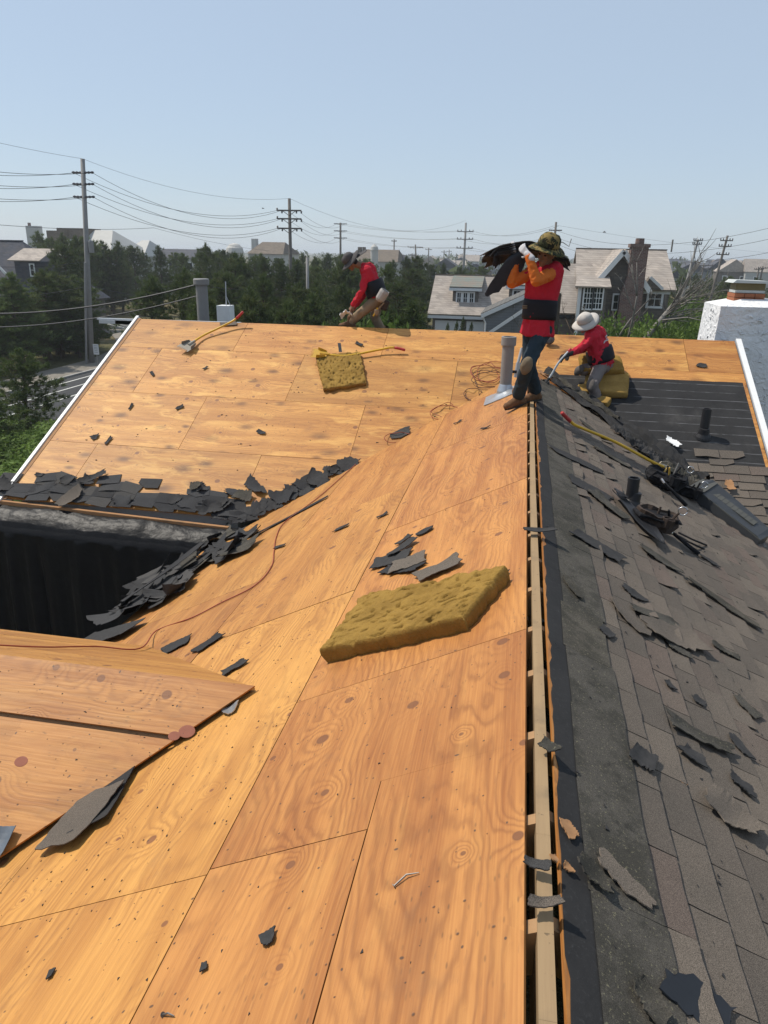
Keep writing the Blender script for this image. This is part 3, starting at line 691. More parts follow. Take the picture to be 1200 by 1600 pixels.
LPINES = [pine_proto(11, R=3.0, mat='pine_needles_light', bare=.10, flat=.5), pine_proto(12, R=2.8, mat='pine_needles_light', bare=.14)]
BUSH = [bush_proto(21), bush_proto(22, R=2.1), bush_proto(23, H=3.4)]; FBUSH = [bush_proto(24, n=9000, leaf=.055), bush_proto(25, n=9000, leaf=.055, R=2.0)]; DRY = [bush_proto(31, mat='dry_leaves', n=3000)]
rt = random.Random(44)
def plant(px, top, D, protos, h0, name, label, cat, group, fat=1.0):
    p = at(px, top, D); h = p.z - GZ
    if h < .6 or (-33.0 < p.x - bendx(p.y) < -20.8 and 20 < D < 80): return
    return tree(name, rt.choice(protos), (p.x, p.y, GZ - .1), h, h0, label, cat, group, rt.uniform(0, 6.28), fat * rt.uniform(.85, 1.2))
ORD = 'first second third fourth fifth sixth seventh eighth ninth tenth eleventh twelfth'.split()
def row(x0, x1, step, top, jit, D, dj, protos, h0, name, label, cat, group, fat=1.0):
    x = x0; n0 = len(COL.objects); made = []
    while x < x1:
        e = plant(x + rt.uniform(-.3, .3) * step, top(x) + rt.uniform(-jit, jit), D + rt.uniform(-dj, dj), protos, h0, name, label, cat, group, fat); x += step
        if e: made.append(e)
    if len(made) <= 12:
        for k, e in enumerate(made): e['label'] = '%s, %s from the left' % (label, ORD[k])
lin = lambda x0, y0, x1, y1: (lambda x: y0 + (y1 - y0) * (x - x0) / (x1 - x0))
G1, G2, G3 = 'pines of the far grove', 'pines of the middle grove', 'pines nearest behind the roof'
row(150, 660, 20, lin(150, 386, 660, 406), 8, 100, 14, PINES, 9, 'pine_tree', 'small dark pine in the far grove below the skyline', 'tree', G1)
row(62, 185, 17, lin(62, 368, 185, 374), 7, 92, 6, PINES, 9, 'pine_tree', 'dark pine before the white mansion', 'tree', 'pines before the white mansion', 1.1)
row(95, 345, 21, lin(75, 372, 345, 392), 12, 66, 9, PINES, 9, 'pine_tree', 'tall ragged pine behind the left pole', 'tree', 'tall pines behind the left pole')
row(330, 665, 28, lin(345, 396, 665, 424), 10, 60, 9, PINES, 9, 'pine_tree', 'dark pine mid grove left of the cedar house', 'tree', G2)
row(-20, 130, 24, lin(0, 448, 130, 440), 12, 56, 2, PINES + LPINES, 9, 'pine_tree', 'dark pine lining the far side of the road', 'tree', 'pines along the road', 1.15)
row(230, 660, 44, lin(230, 428, 660, 452), 12, 40, 4, PINES, 9, 'pine_tree', 'big dark pine in the front rank behind the far ridge', 'tree', G3, 1.1)
row(335, 655, 52, lin(335, 455, 655, 474), 8, 27, 2.5, PINES, 9, 'pine_tree', 'low dark pine close behind the far ridge', 'tree', 'low pines behind the ridge', 1.25)
row(-24, 110, 26, lin(0, 480, 110, 470), 8, 53, 2, PINES, 9, 'pine_tree', 'short pine filling the foot of the roadside grove', 'tree', 'short roadside pines', 1.5)
for px, top, D, pr in ((28, 545, 27, LPINES[0]), (-30, 590, 22, LPINES[1])):
    p = at(px, top, D); tree('pine_tree', pr, (p.x, p.y, GZ), p.z - GZ, 9, 'light green pine near the road, %s' % ('standing free left of the white rake' if px > 0 else 'cut by the left photo edge'), 'tree', None, 1.0, 1.35)
for i, (px, top, D) in enumerate(((10, 660, 20), (62, 678, 20), (-25, 690, 17), (45, 715, 16.5), (0, 745, 15.5), (25, 652, 23))):
    plant(px, top, D, FBUSH, 3.0, 'bush', 'green roadside bush below the left rake of the far roof', 'bush', 'bushes below the left rake', 1.6)
for px, top, D in ((560, 492, 18), (598, 487, 19), (545, 500, 17)):
    plant(px, top, D, FBUSH, 3.0, 'bush', 'bright green bush top showing behind the bent worker', 'bush', 'bushes behind the bent worker', .5)
plant(632, 438, 52, DRY, 3.0, 'bush', 'reddish brown bush among the pines right of the bent worker', 'bush', None, .6)
# dry grass on the near verge of the road
rs = np.random.RandomState(15); n = 9000; gx = rs.uniform(-21.6, -12.5, n); gy = rs.uniform(14, 46, n); gh = rs.uniform(.25, .7, n); c = np.stack([gx, gy, np.full(n, GZ)], 1); d = rs.normal(0, .18, (n, 3)); d[:, 2] = 1; s_ = rs.normal(0, 1, (n, 3)); s_[:, 2] = 0; s_ *= .03 / np.linalg.norm(s_, axis=1)[:, None]
leafmat('dry_grass', (.20, .16, .07), (.13, .125, .045), (.26, .20, .10))
o = bpy.data.objects.new('dry_grass', mesh_np('dry_grass', np.stack([c - s_, c + s_, c + d * gh[:, None]], 1).reshape(-1, 3), np.arange(n * 3).reshape(-1, 3), MATS['dry_grass'])); COL.objects.link(o); tag(o, 'tan dry grass on the near verge of the road', 'grass', kind='stuff')
for i in range(16):
    yy = 35.5 + i * 1.35; xx = -34.6 + rt.uniform(-1.2, .6) + bendx(yy); hh = rt.uniform(4.2, 6.6)
    tree('pine_tree', rt.choice(PINES + LPINES), (xx, yy, GZ - .1), hh, 9, 'low bushy pine in the row along the far side of the road', 'tree', 'low pines along the road', rt.uniform(0, 6.2), 1.5)
# right hand side: brighter broadleaf growth
row(1066, 1230, 30, lin(1060, 446, 1230, 455), 6, 66, 8, FBUSH, 3.2, 'broadleaf_tree', 'bright green bushy tree beyond the white chimney', 'tree', 'bushy trees beyond the chimney', .9)
row(1075, 1125, 26, lin(1060, 470, 1125, 478), 6, 48, 3, FBUSH, 3.0, 'broadleaf_tree', 'lush light green tree left of the white chimney', 'tree', 'light trees left of the chimney', .8)
row(1000, 1125, 24, lin(1000, 490, 1125, 500), 7, 30, 2, FBUSH, 3.0, 'bush', 'green hedge bush just behind the far ridge at right', 'bush', 'hedge behind the right ridge', .55)
row(872, 1000, 30, lin(870, 505, 1000, 498), 5, 31, 1.5, FBUSH, 3.0, 'bush', 'low dark bush at the foot of the brick chimney house', 'bush', 'bushes before the brick chimney house', .45)
row(1040, 1240, 24, lin(1040, 428, 1240, 440), 5, 112, 12, PINES, 9, 'pine_tree', 'dark scrub pine near the right horizon', 'tree', 'scrub pines near the right horizon', 1.2)
row(655, 770, 20, lin(655, 413, 770, 420), 5, 105, 10, PINES, 9, 'pine_tree', 'dark pine showing over the roof of the cedar house', 'tree', 'pines over the cedar house')
row(1185, 1260, 26, lin(1180, 585, 1260, 610), 15, 19, 2, FBUSH, 3.0, 'bush', 'sunlit bush below the right rake of the far roof', 'bush', 'bushes below the right rake', .9)
for px, top in ((712, 503), (722, 497), (735, 505), (698, 506)):
    p = at(px, top, 52); tree('conifer_shrub', PINES[3], (p.x, p.y, GZ), p.z - GZ, 9, 'small pointed conifer before the white garage doors', 'shrub', 'conifers before the garage', 0, .45)
# far wood: one mass
rs = np.random.RandomState(8); VV = []; FF = []; nb = 0
for i in range(520):
    D = rs.uniform(170, 1500); px = rs.uniform(-200, 1500); q = at(px, 400, D); h = rs.uniform(3.5, 8.5) * (1 if D > 300 else .85); w = rs.uniform(3, 9)
    n = 60; d = rs.normal(0, 1, (n, 3)); d /= np.linalg.norm(d, axis=1)[:, None]; c = d * np.array([w, w, h * .5]) + np.array([q.x, q.y, GZ + h * .5])
    aa = rs.normal(0, 1, (n, 3)); bb = rs.normal(0, 1, (n, 3)); s = rs.uniform(.5, 1.4, (n, 1))
    VV.append(np.stack([c - aa * s, c + bb * s * .7, c + aa * s], 1).reshape(-1, 3)); FF.append(np.arange(n * 3).reshape(-1, 3) + nb); nb += n * 3
o = bpy.data.objects.new('distant_woods', mesh_np('distant_woods', np.concatenate(VV), np.concatenate(FF), MATS['pine_needles'])); COL.objects.link(o)
tag(o, 'distant low woods along the horizon', 'woods', kind='stuff')
# bare trees
def bare_tree(name, label, base, stems, seed, r0=.11, mat=None):
    rb = random.Random(seed); e = empty(name, base, label, 'tree'); tb = MB(); tw = MB()
    def grow(p, d, l, r, depth):
        pts = [p]; q = p.copy(); dd = d.copy(); n = 4
        for i in range(n):
            dd = (dd + V((rb.uniform(-.16, .16), rb.uniform(-.16, .16), rb.uniform(-.05, .14))) * (.35 if depth == 0 else 1)).normalized(); q = q + dd * (l / n); pts.append(q.copy())
        (tb if depth < 2 else tw).tube(pts, [r * (1 - .12 * i) for i in range(n + 1)], 5 if depth < 2 else 3)
        if depth < 4:
            for i in range(rb.randint(2, 4)):
                k = rb.randint(1, n); s = (dd + V((rb.uniform(-1, 1), rb.uniform(-1, 1), rb.uniform(-.2, .7)))).normalized()
                grow(pts[k], s, l * rb.uniform(.32, .52), r * .5, depth + 1)
    for (dx, dz, l) in stems: grow(V(base), V((dx, rb.uniform(-.1, .1), dz)).normalized(), l, r0, 0)
    tb.build('trunk', mat or grey_bark, e, smooth=True); tag(tw.build('twigs', mat or grey_bark, e, smooth=True), kind='stuff'); return e
b0 = at(968, 540, 30); bare_tree('bare_tree', 'leafless grey tree in front of the brick chimney house', (b0.x, b0.y, GZ), [(-.04, 1, 4.7), (-.14, 1, 4.4), (.05, 1, 4.1)], 3, .12)
b0 = at(1008, 530, 28); tt = at(1058, 468, 28.5); bt = empty('leaning_tree', (b0.x, b0.y, GZ), 'leafless trunk leaning right behind the far ridge', 'tree')
rb = random.Random(9); tb = MB(); root = V((b0.x - .9, b0.y, GZ)); tb.tube([root, b0, tt], [.13, .11, .06], 7); tw = MB()
for i in range(26):
    s = rb.uniform(.35, 1.0); p = b0.lerp(tt, s); d = V((rb.uniform(.2, 1), rb.uniform(-.5, .5), rb.uniform(-.1, .9))).normalized(); l = rb.uniform(.6, 2.2)
    q = [p, p + d * l * .5 + V((0, 0, rb.uniform(-.1, .15))), p + d * l]; tw.tube(q, [.03, .02, .008], 4)
    for k in range(4): dd = (d + V((rb.uniform(-.8, .8), rb.uniform(-.8, .8), rb.uniform(-.4, .8)))).normalized(); w = q[1].lerp(q[2], rb.random()); tw.tube([w, w + dd * .4, w + dd * .7 + V((0, 0, .08))], [.014, .01, .005], 3)
tb.build('trunk', grey_bark, bt, smooth=True); tag(tw.build('twigs', grey_bark, bt, smooth=True), kind='stuff')
b0 = at(893, 535, 27); bare_tree('bare_shrub', 'dark leafless shrub right of the standing worker', (b0.x, b0.y, GZ), [(.1, 1, 4.6), (-.3, 1, 4.2), (.35, 1, 4.0)], 14, .06, bark)

# ------------------------------------------------------------------ houses around
def rows_mat(name, c1, c2, c3, pitch, axis=2, jog=.0):
    t = NT(name, .9, .18); p = t.pos(); x, y, z = t.sep(p); h = (x, y, z)[axis]
    w = t.m('MULTIPLY', h, 1 / pitch); rowi = t.m('FLOOR', w); fr = t.m('FRACT', w)
    cell = t.n('ShaderNodeTexWhiteNoise', {0: t.comb(t.m('FLOOR', t.m('MULTIPLY', t.m('ADD', t.m('ADD', x, y), t.m('MULTIPLY', rowi, .37)), 3.2)), rowi)}).outputs[0]
    c = t.mix(cell, c1, c2); c = t.mix(t.m('MULTIPLY', t.ss(t.noise(p, .9, 4, .65), .4, .7), .5), c, c3)
    c = t.mix(t.m('MULTIPLY', t.ss(fr, .2, .02), .55), c, (.05, .045, .04)); t.col(c); t.bump(fr, .5, .03); MATS[name] = t.mat; return t.mat
cedar = rows_mat('cedar_roof', (.46, .40, .345), (.33, .285, .25), (.26, .235, .21), .13)
cedar_wall = rows_mat('cedar_wall', (.20, .175, .15), (.145, .13, .115), (.11, .10, .09), .13)
grey_wall = rows_mat('grey_clapboard', (.205, .22, .235), (.185, .20, .215), (.17, .18, .19), .17)
slate = rows_mat('slate_roof', (.095, .10, .12), (.065, .07, .085), (.12, .105, .10), .16)
brown_roof = rows_mat('brown_roof', (.20, .165, .13), (.15, .125, .10), (.12, .10, .085), .2)
pale_wall = plain('pale_wall', (.48, .47, .44), .85, .2, .12, 1.0); white_wall = plain('white_wall', (.46, .46, .44), .8, .25, .10, 1.0)
patch_roof = rows_mat('patched_roof', (.22, .20, .17), (.17, .21, .19), (.26, .18, .14), .12)
wtrim = plain('house_trim', (.70, .71, .70), .6, .3, .06, 2.0)
gl = NT('window_glass', .08, .6); gl.col((.015, .020, .025)); glass = gl.mat
bk = NT('brickwork', .9, .2); p = bk.pos(); x, y, z = bk.sep(p)
bt_ = bk.n('ShaderNodeTexBrick', {'Vector': bk.comb(bk.m('ADD', x, y), z, 0.0), 'Color1': (.17, .085, .065, 1), 'Color2': (.11, .06, .05, 1), 'Mortar': (.24, .21, .19, 1), 'Scale': 1.0, 'Mortar Size': .012, 'Brick Width': .22, 'Row Height': .075})
bk.col(bk.mix(bk.m('MULTIPLY', bk.ss(bk.noise(p, 2.0, 4), .45, .7), .45), bt_.outputs[0], (.26, .20, .17))); brickwork = bk.mat
def quadslab(mb, pts, th=.12):
    pts = [V(p) for p in pts]; n = (pts[1] - pts[0]).cross(pts[2] - pts[0]).normalized()
    if n.z < 0: n = -n
    mb.prism(pts, n * th); return mb
def window(parent, c, right, w, h, nx, nz, fw=.10, up=V((0, 0, 1))):
    c = V(c); right = V(right).normalized(); nrm = right.cross(up)    # towards the viewer side
    f = MB()
    for s in (-1, 1): f.box(c + right * s * (w / 2 + fw / 2) + nrm * .03, (fw, h + 2 * fw, .09), right, up); f.box(c + up * s * (h / 2 + fw / 2) + nrm * .032, (w, fw, .09), right, up)
    fo = f.build('window', wtrim, parent); MB().box(c + nrm * .005, (w, h, .02), right, up).build('pane', glass, fo)
    m = MB()
    for i in range(1, nx): m.box(c + right * (w * (i / nx - .5)) + nrm * .025, (.035, h, .03), right, up)
    for j in range(1, nz): m.box(c + up * (h * (j / nz - .5)) + nrm * .027, (w, .035, .03), right, up)
    if nx > 1 or nz > 1: m.build('muntin', wtrim, fo)
    return fo
X1 = V((1, 0, 0))
# cedar-roofed house with a shed dormer, ridge along x
def cedar_house():
    eL = at(668, 492, 57); eR = at(838, 499, 57); rL = at(673, 431, 61.2); ze = eL.z; zr = rL.z; x0, x1 = eL.x, eR.x + 2.0; yf, yr = 57.0, 61.2; yb = 65.4
    e = empty('cedar_house', ((x0 + x1) / 2, yr, GZ), 'weathered cedar house with a three light shed dormer left of the standing worker', 'house')
    MB().bbox((x0 + .35, yf + .35, GZ), (x1 - .3, yb - .35, ze)).build('wall', cedar_wall, e)
    mb = MB(); mb.prism([V((x0 + .4, yf + .4, ze)), V((x0 + .4, yb - .4, ze)), V((x0 + .4, yr, zr - .1))], (x1 - x0 - .8, 0, 0)); mb.build('gable_wall', cedar_wall, e)
    quadslab(MB(), [(x0, yf, ze), (x1, yf, ze), (x1, yr, zr), (x0, yr, zr)]).build('roof_slope', cedar, e)
    quadslab(MB(), [(x0, yb, ze), (x1, yb, ze), (x1, yr, zr), (x0, yr, zr)]).build('roof_slope', cedar, e)
    MB().bar((x0 - .02, yr, zr + .12), (x1, yr, zr + .12), .3, .06).build('ridge_cap', brown_roof, e)
    MB().bbox((x0, yf - .03, ze - .22), (x1, yf + .06, ze - .01)).build('fascia', wtrim, e)
    # dormer
    def dorm(pxa, pxb, pt, pb, nl, first):
        yd = 58.3; a = at(pxa, pt, yd); b = at(pxb, pt, yd); zt = a.z; zb = at(pxa, pb, yd).z
        MB().bbox((a.x, yd, zb - .5), (b.x, yr - .1, zt)).build('dormer_wall', cedar_wall, e)
        o = quadslab(MB(), [(a.x - .25, yd - .3, zt + .02), (b.x + .25, yd - .3, zt + .02), (b.x + .25, yr + .1, zr + .04), (a.x - .25, yr + .1, zr + .04)], .10).build('dormer_roof', patch_roof, e)
        MB().bbox((a.x - .27, yd - .33, zt - .18), (b.x + .27, yd - .29, zt + .02)).build('dormer_fascia', wtrim, o)
        w = (b.x - a.x - .5) / nl
        for i in range(nl): window(e, (a.x + .25 + w * (i + .5), yd - .02, (zt + zb) / 2 - .12), X1, w - .22, (zt - zb) * .62, 2, 2, .11)
    dorm(708, 748, 450, 475, 3, True); dorm(796, 836, 447, 472, 2, False)
    g = at(680, 500, 57.35); g2 = at(722, 500, 57.35)
    for i in (0, 1):
        xa = g.x + i * (g2.x - g.x + .35)
        MB().bbox((xa, yf + .27, GZ), (xa + g2.x - g.x, yf + .34, g.z)).build('garage_door', wtrim, e)
cedar_house()
def grey_house():
    a = at(752, 492, 49); ap = at(842, 452, 49); x0 = a.x; xm = ap.x; x1 = 2 * xm - x0; ze, za = a.z, ap.z
    e = empty('grey_house', (xm, 51, GZ), 'grey clapboard gable with white rake trim behind the tall vent pipe', 'house')
    mb = MB(); mb.prism([V((x0 + .2, 49.1, GZ)), V((x1 - .2, 49.1, GZ)), V((x1 - .2, 49.1, ze - .1)), V((xm, 49.1, za - .16)), V((x0 + .2, 49.1, ze - .1))], (0, 6, 0)); mb.build('wall', grey_wall, e)
    roofm = rows_mat('grey_roof', (.15, .145, .135), (.12, .115, .11), (.10, .10, .095), .14)
    for s in (0, 1):
        xe = x0 if s == 0 else x1
        quadslab(MB(), [(xe, 48.9, ze), (xm, 48.9, za), (xm, 55.2, za), (xe, 55.2, ze)], .1).build('roof_slope', roofm, e)
        MB().bar((xe, 48.86, ze - .08), (xm, 48.86, za - .08), .06, .24, (0, 0, 1)).build('rake_trim', wtrim, e)
    MB().tube([(x0 + .1, 48.95, ze - .1), (x0 + .3, 49.0, ze - .5), (x0 + .3, 49.0, GZ)], .06, 6).build('downspout', wtrim, e)
    b0 = at(765, 520, 48.7); b1 = at(822, 482, 48.7); MB().bar(b0, b1, .08, .20).build('lower_roof_trim', wtrim, e)  # white trim along a lower roof edge
    q = at(801, 510, 48.9); MB().tube([(q.x, 49.03, GZ), (q.x, 49.03, q.z + 1.6)], .04, 6).build('conduit', grey_wall, e)
grey_house()
def chimney_house():
    Y = 47.0
    e = empty('chimney_house', (at(985, 500, Y).x, Y + 3, GZ), 'shingled house with tall brick chimney right of the standing worker', 'house')
    # main block, ridge along x
    yf, yr = Y + 1.5, Y + 5.5; eR = at(1057, 456, yf); rz = at(1057, 394, yr).z; xl = at(905, 400, yf).x; xr = eR.x; ze = eR.z
    MB().bbox((xl + .3, yf + .3, GZ), (xr - .35, yr + 3.6, ze)).build('wall', cedar_wall, e)
    for yy in (yf, 2 * yr - yf): quadslab(MB(), [(xl, yy, ze), (xr, yy, ze), (xr - .25, yr, rz), (xl, yr, rz)]).build('roof_slope', cedar, e)
    mb = MB(); mb.prism([V((xr - .45, yf + .3, ze)), V((xr - .45, 2 * yr - yf - .3, ze)), V((xr - .45, yr, rz - .1))], (.1, 0, 0)); mb.build('gable_wall', cedar_wall, e)
    MB().bar((xl, yr, rz + .12), (xr - .2, yr, rz + .12), .25, .07).build('ridge_cap', brown_roof, e)
    # cross gable towards us
    yg = Y; pk = at(975, 391, yg); el = at(921, 452, yg); xm = pk.x; hw = xm - el.x; za, zb = pk.z, el.z
    mb = MB(); mb.prism([V((xm - hw + .3, yg + .1, GZ)), V((xm + hw - .3, yg + .1, GZ)), V((xm + hw - .3, yg + .1, zb - .1)), V((xm, yg + .1, za - .2)), V((xm - hw + .3, yg + .1, zb - .1))], (0, 5, 0)); mb.build('gable_wall', cedar_wall, e)
    for s in (-1, 1):
        quadslab(MB(), [(xm + s * hw, yg - .25, zb), (xm, yg - .25, za), (xm, yg + 6, za), (xm + s * hw, yg + 6, zb)], .1).build('roof_slope', cedar, e)
        MB().bar((xm + s * hw, yg - .3, zb - .06), (xm, yg - .3, za - .06), .07, .28).build('rake_trim', wtrim, e)
    # low left wing and bay
    a = at(862, 443, Y + .5); b = at(918, 447, Y + .5); rl = at(880, 414, Y + 3.5)
    quadslab(MB(), [(a.x - .6, Y + .5, at(870, 492, Y).z), (b.x, Y + .5, at(870, 492, Y).z), (b.x + .4, Y + 3.8, rl.z), (a.x - .6, Y + 3.8, rl.z)]).build('roof_slope', cedar, e)
    MB().bbox((a.x - .3, Y + .9, GZ), (b.x, Y + 4, at(870, 500, Y).z)).build('wall', cedar_wall, e)
    ba = at(901, 449, Y - 1.6); bb = at(952, 449, Y - 1.6); bt = at(903, 432, Y - .1)
    MB().bbox((ba.x + .2, Y - 1.5, GZ), (bb.x - .1, Y + .2, ba.z)).build('bay_wall', cedar_wall, e)
    quadslab(MB(), [(ba.x - .1, Y - 1.8, ba.z), (bb.x + .1, Y - 1.8, ba.z), (bb.x + .1, Y + .1, bt.z), (ba.x + .1, Y + .1, bt.z)], .08).build('bay_roof', cedar, e)
    MB().bbox((ba.x + .12, Y - 1.56, GZ), (ba.x + .3, Y - 1.5, ba.z)).build('corner_board', wtrim, e)
    for px in (919, 934): w = at(px, 466, Y - 1.55); window(e, w, X1, .46, 1.15, 3, 4, .08)
    w = at(966, 472, Y + .05); window(e, w, X1, .55, .8, 2, 2, .09)
    w = at(1023, 467, yf + .28); window(e, w, X1, .72, .85, 2, 2, .13)
    sg = [at(1004, 452, yf - .4), at(1036, 452, yf - .4), at(1016, 433, yf - .4)]
    mb = MB(); mb.prism(sg, (0, .8, 0)); so = mb.build('small_gable', cedar_wall, e); MB().bar(sg[2], sg[1], .07, .16).build('rake_trim', wtrim, so)
    MB().bbox((at(1004, 457, yf).x, yf + .2, at(1004, 459, yf).z), (xr - .3, yf + .29, at(1004, 454, yf).z)).build('fascia', wtrim, e)
    # brick chimney
    yc = Y - .5; a = at(986, 392, yc); b = at(1013, 392, yc); t = at(1000, 381, yc)
    c = MB(); c.bbox((a.x, yc - .05, GZ), (b.x, yc + .9, t.z)); co = c.build('brick_chimney', brickwork, e)
    lo = at(968, 470, yc); c = MB(); c.prism([V((lo.x, yc - .04, GZ)), V((a.x + .01, yc - .04, GZ)), V((a.x + .01, yc - .04, at(986, 430, yc).z)), V((lo.x, yc - .04, at(968, 462, yc).z))], (0, .85, 0)); c.build('chimney_shoulder', brickwork, co)
    MB().bbox((a.x - .08, yc - .12, t.z - .2), (b.x + .08, yc + .97, t.z)).build('chimney_crown', brickwork, co)
    MB().lathe(((a.x + b.x) / 2, yc + .4, t.z), [(.26, 0), (.24, .3)], n=10).build('chimney_pot', brickwork, co)
    v = at(1050, 385, yr); MB().lathe((v.x, yr, rz), [(.05, 0), (.05, .75)], n=8).build('vent_pipe', grey_bark, e)
chimney_house()
def slate_house():
    Y = 62.0; e0 = at(82, 474, Y); xr = e0.x; zr = at(20, 376, Y + 5).z; ze = e0.z; xk = at(34, 376, Y + 5).x; xl = xr - 20
    e = empty('slate_house', (xr - 6, Y + 5, GZ), 'dark slate hip roofed house with a dormer at the left photo edge', 'house')
    MB().bbox((xl + .4, Y + .4, GZ), (xr - .5, Y + 9.6, ze)).build('wall', cedar_wall, e)
    mb = MB(); P0, P1, P2, P3 = V((xl, Y, ze)), V((xr, Y, ze)), V((xr, Y + 10, ze)), V((xl, Y + 10, ze)); R0, R1 = V((xl, Y + 5, zr)), V((xk, Y + 5, zr))
    mb.add([P0, P1, P2, P3, R0, R1], [(0, 1, 5, 4), (1, 2, 5), (2, 3, 4, 5), (3, 2, 1, 0), (3, 0, 4)]); mb.build('roof', slate, e)
    MB().bar(R0, R1 + V((.1, 0, 0)), .25, .1).build('ridge_cap', slate, e)
    yd = Y + 1.4; a = at(22, 408, yd); b = at(62, 408, yd); zb = at(40, 440, yd).z
    MB().bbox((a.x, yd, zb - .3), (b.x, Y + 4.5, a.z)).build('dormer_wall', slate, e)
    o = quadslab(MB(), [(a.x - .5, yd - .25, a.z), (b.x + .15, yd - .25, a.z), (b.x - .3, Y + 4.3, zr - .75), (a.x - .9, Y + 4.3, zr - .75)], .1).build('dormer_roof', cedar, e)
    w = at(51, 422, yd - .03); window(e, w, X1, .34, .95, 1, 2, .09)
    t0 = at(-6, 412, Y + .1); t1 = at(9, 428, Y + .1); MB().bar(t0, t1, .1, .2).build('rake_trim', wtrim, e)
slate_house()
def block(name, label, px0, px1, ptop, pbase_dz, D, depth, wallm, roofm, rtop=None, hip=.25, chims=(), wins=0):
    a = at(px0, ptop, D); b = at(px1, ptop, D); ze = a.z if rtop is None else at(px0, pbase_dz, D).z
    zr = a.z; e = empty(name, ((a.x + b.x) / 2, D + depth / 2, GZ), label, 'house')
    ze = at(px0, pbase_dz, D).z
    MB().bbox((a.x + .3, D + .3, GZ), (b.x - .3, D + depth - .3, ze)).build('wall', wallm, e)
    mb = MB(); L = b.x - a.x; h = L * hip; ym = D + depth / 2
    mb.add([(a.x, D, ze), (b.x, D, ze), (b.x, D + depth, ze), (a.x, D + depth, ze), (a.x + h, ym, zr), (b.x - h, ym, zr)], [(0, 1, 5, 4), (1, 2, 5), (2, 3, 4, 5), (3, 0, 4), (3, 2, 1, 0)]); mb.build('roof', roofm, e)
    for c0, c1, ct, cm in chims:
        p = at(c0, ct, ym); q = at(c1, ct, ym); MB().bbox((p.x, ym - .6, zr - 6.0), (q.x, ym + .6, p.z)).build('chimney', cm, e)
    for i in range(wins):
        s = (i + .5) / wins; window(e, (a.x + .3 + (L - .6) * s, D + .28, ze - 1.3), X1, min(1.0, L / wins * .4), 1.1, 1, 1, .12)
    return e
m = block('white_mansion', 'large white house with a white chimney on the left skyline', 48, 168, 356, 398, 112, 16, white_wall, pale_wall, hip=.28, chims=[(43, 62, 353, white_wall)], wins=4)
for (xa, xb, ya, yb, D) in ((72, 100, 360, 366, 116), (88, 132, 356, 362, 117)):
    p = at(xa, ya, D); q = at(xb, yb, D); MB().bbox((p.x, D, q.z - 2.0), (q.x, D + 5, p.z)).build('roof_terrace', brown_roof, m)
MB().lathe((at(46, 353, 120).x, 120, at(46, 353, 120).z), [(.25, 0), (.25, .5)], n=8).build('chimney_pot', brickwork, m)
block('white_house', 'white house with green grey roof right of the left pole', 180, 222, 374, 400, 122, 12, white_wall, pale_wall, hip=.35, wins=2)
block('grey_roofed_house', 'long low grey roofed house with a dark chimney among left pines', 222, 310, 388, 402, 126, 10, pale_wall, slate, hip=.1, chims=[(228, 236, 381, slate)], wins=3)
m = block('turret_house', 'brown roofed house with a domed round turret on the skyline', 384, 442, 377, 396, 150, 12, pale_wall, brown_roof, hip=.18, chims=[(394, 402, 373, white_wall)], wins=3)
c = at(367, 396, 148); r = at(379, 396, 148).x - c.x
MB().lathe((c.x, 148, GZ), [(r, 0), (r, c.z - GZ), (r * 1.12, c.z - GZ + .1), (r * 1.0, c.z - GZ + 1.0), (r * .6, c.z - GZ + 1.7), (.05, c.z - GZ + 1.95)], n=16).build('turret', pale_wall, m, smooth=False)
m = block('castle_house', 'stone coloured mansion with a domed tower right of the bent worker', 555, 622, 389, 408, 165, 14, pale_wall, brown_roof, hip=.10, chims=[(560, 565, 386, brown_roof), (567, 571, 386, brown_roof)], wins=3)
c = at(585, 392, 162); r = at(591, 392, 162).x - c.x
MB().lathe((c.x, 162, GZ), [(r, 0), (r, c.z - GZ), (r * 1.1, c.z - GZ + .1), (r * .9, c.z - GZ + .8), (r * .4, c.z - GZ + 1.2), (.05, c.z - GZ + 1.4)], n=16).build('tower', pale_wall, m)
block('gabled_house', 'pale house with dark gable roof right of the domed mansion', 610, 640, 398, 412, 170, 10, white_wall, slate, hip=.4)
rh = random.Random(77)
far = [(px, rh.uniform(190, 520)) for px in list(range(648, 770, 12)) + list(range(1052, 1230, 11))]
for i, (px, D) in enumerate(far):
    w = rh.uniform(7, 13); p = at(px, 405, D); hh = rh.uniform(5.5, 8.6); dz = rh.uniform(5, 9); side = 'between the tall pole and the camouflage hat' if px < 900 else 'near the right horizon'
    e = empty('distant_house', (p.x, D, GZ), 'tiny hazy house %s' % ('over the cedar roof' if px < 900 else 'near the right horizon'), 'house', 'hazy houses over the cedar roof' if px < 900 else 'hazy houses near the right horizon')
    wm = rh.choice((pale_wall, white_wall, cedar_wall, grey_wall)); rm = rh.choice((slate, brown_roof, cedar, slate))
    MB().bbox((p.x - w / 2 + .3, D, GZ), (p.x + w / 2 - .3, D + dz, GZ + hh * .62)).build('wall', wm, e)
    if i % 2: mb = MB(); mb.prism([V((p.x - w / 2, D - .3, GZ + hh * .62)), V((p.x - w / 2, D + dz + .3, GZ + hh * .62)), V((p.x - w / 2, D + dz / 2, GZ + hh))], (w, 0, 0))
    else: mb = MB(); mb.prism([V((p.x - w / 2, D - .3, GZ + hh * .62)), V((p.x + w / 2, D - .3, GZ + hh * .62)), V((p.x, D - .3, GZ + hh))], (0, dz + .6, 0))
    mb.build('roof', rm, e)
    for s in (-.25, .25): window(e, (p.x + s * w, D - .02, GZ + hh * .4), X1, 1.0, 1.3, 1, 1, .18)
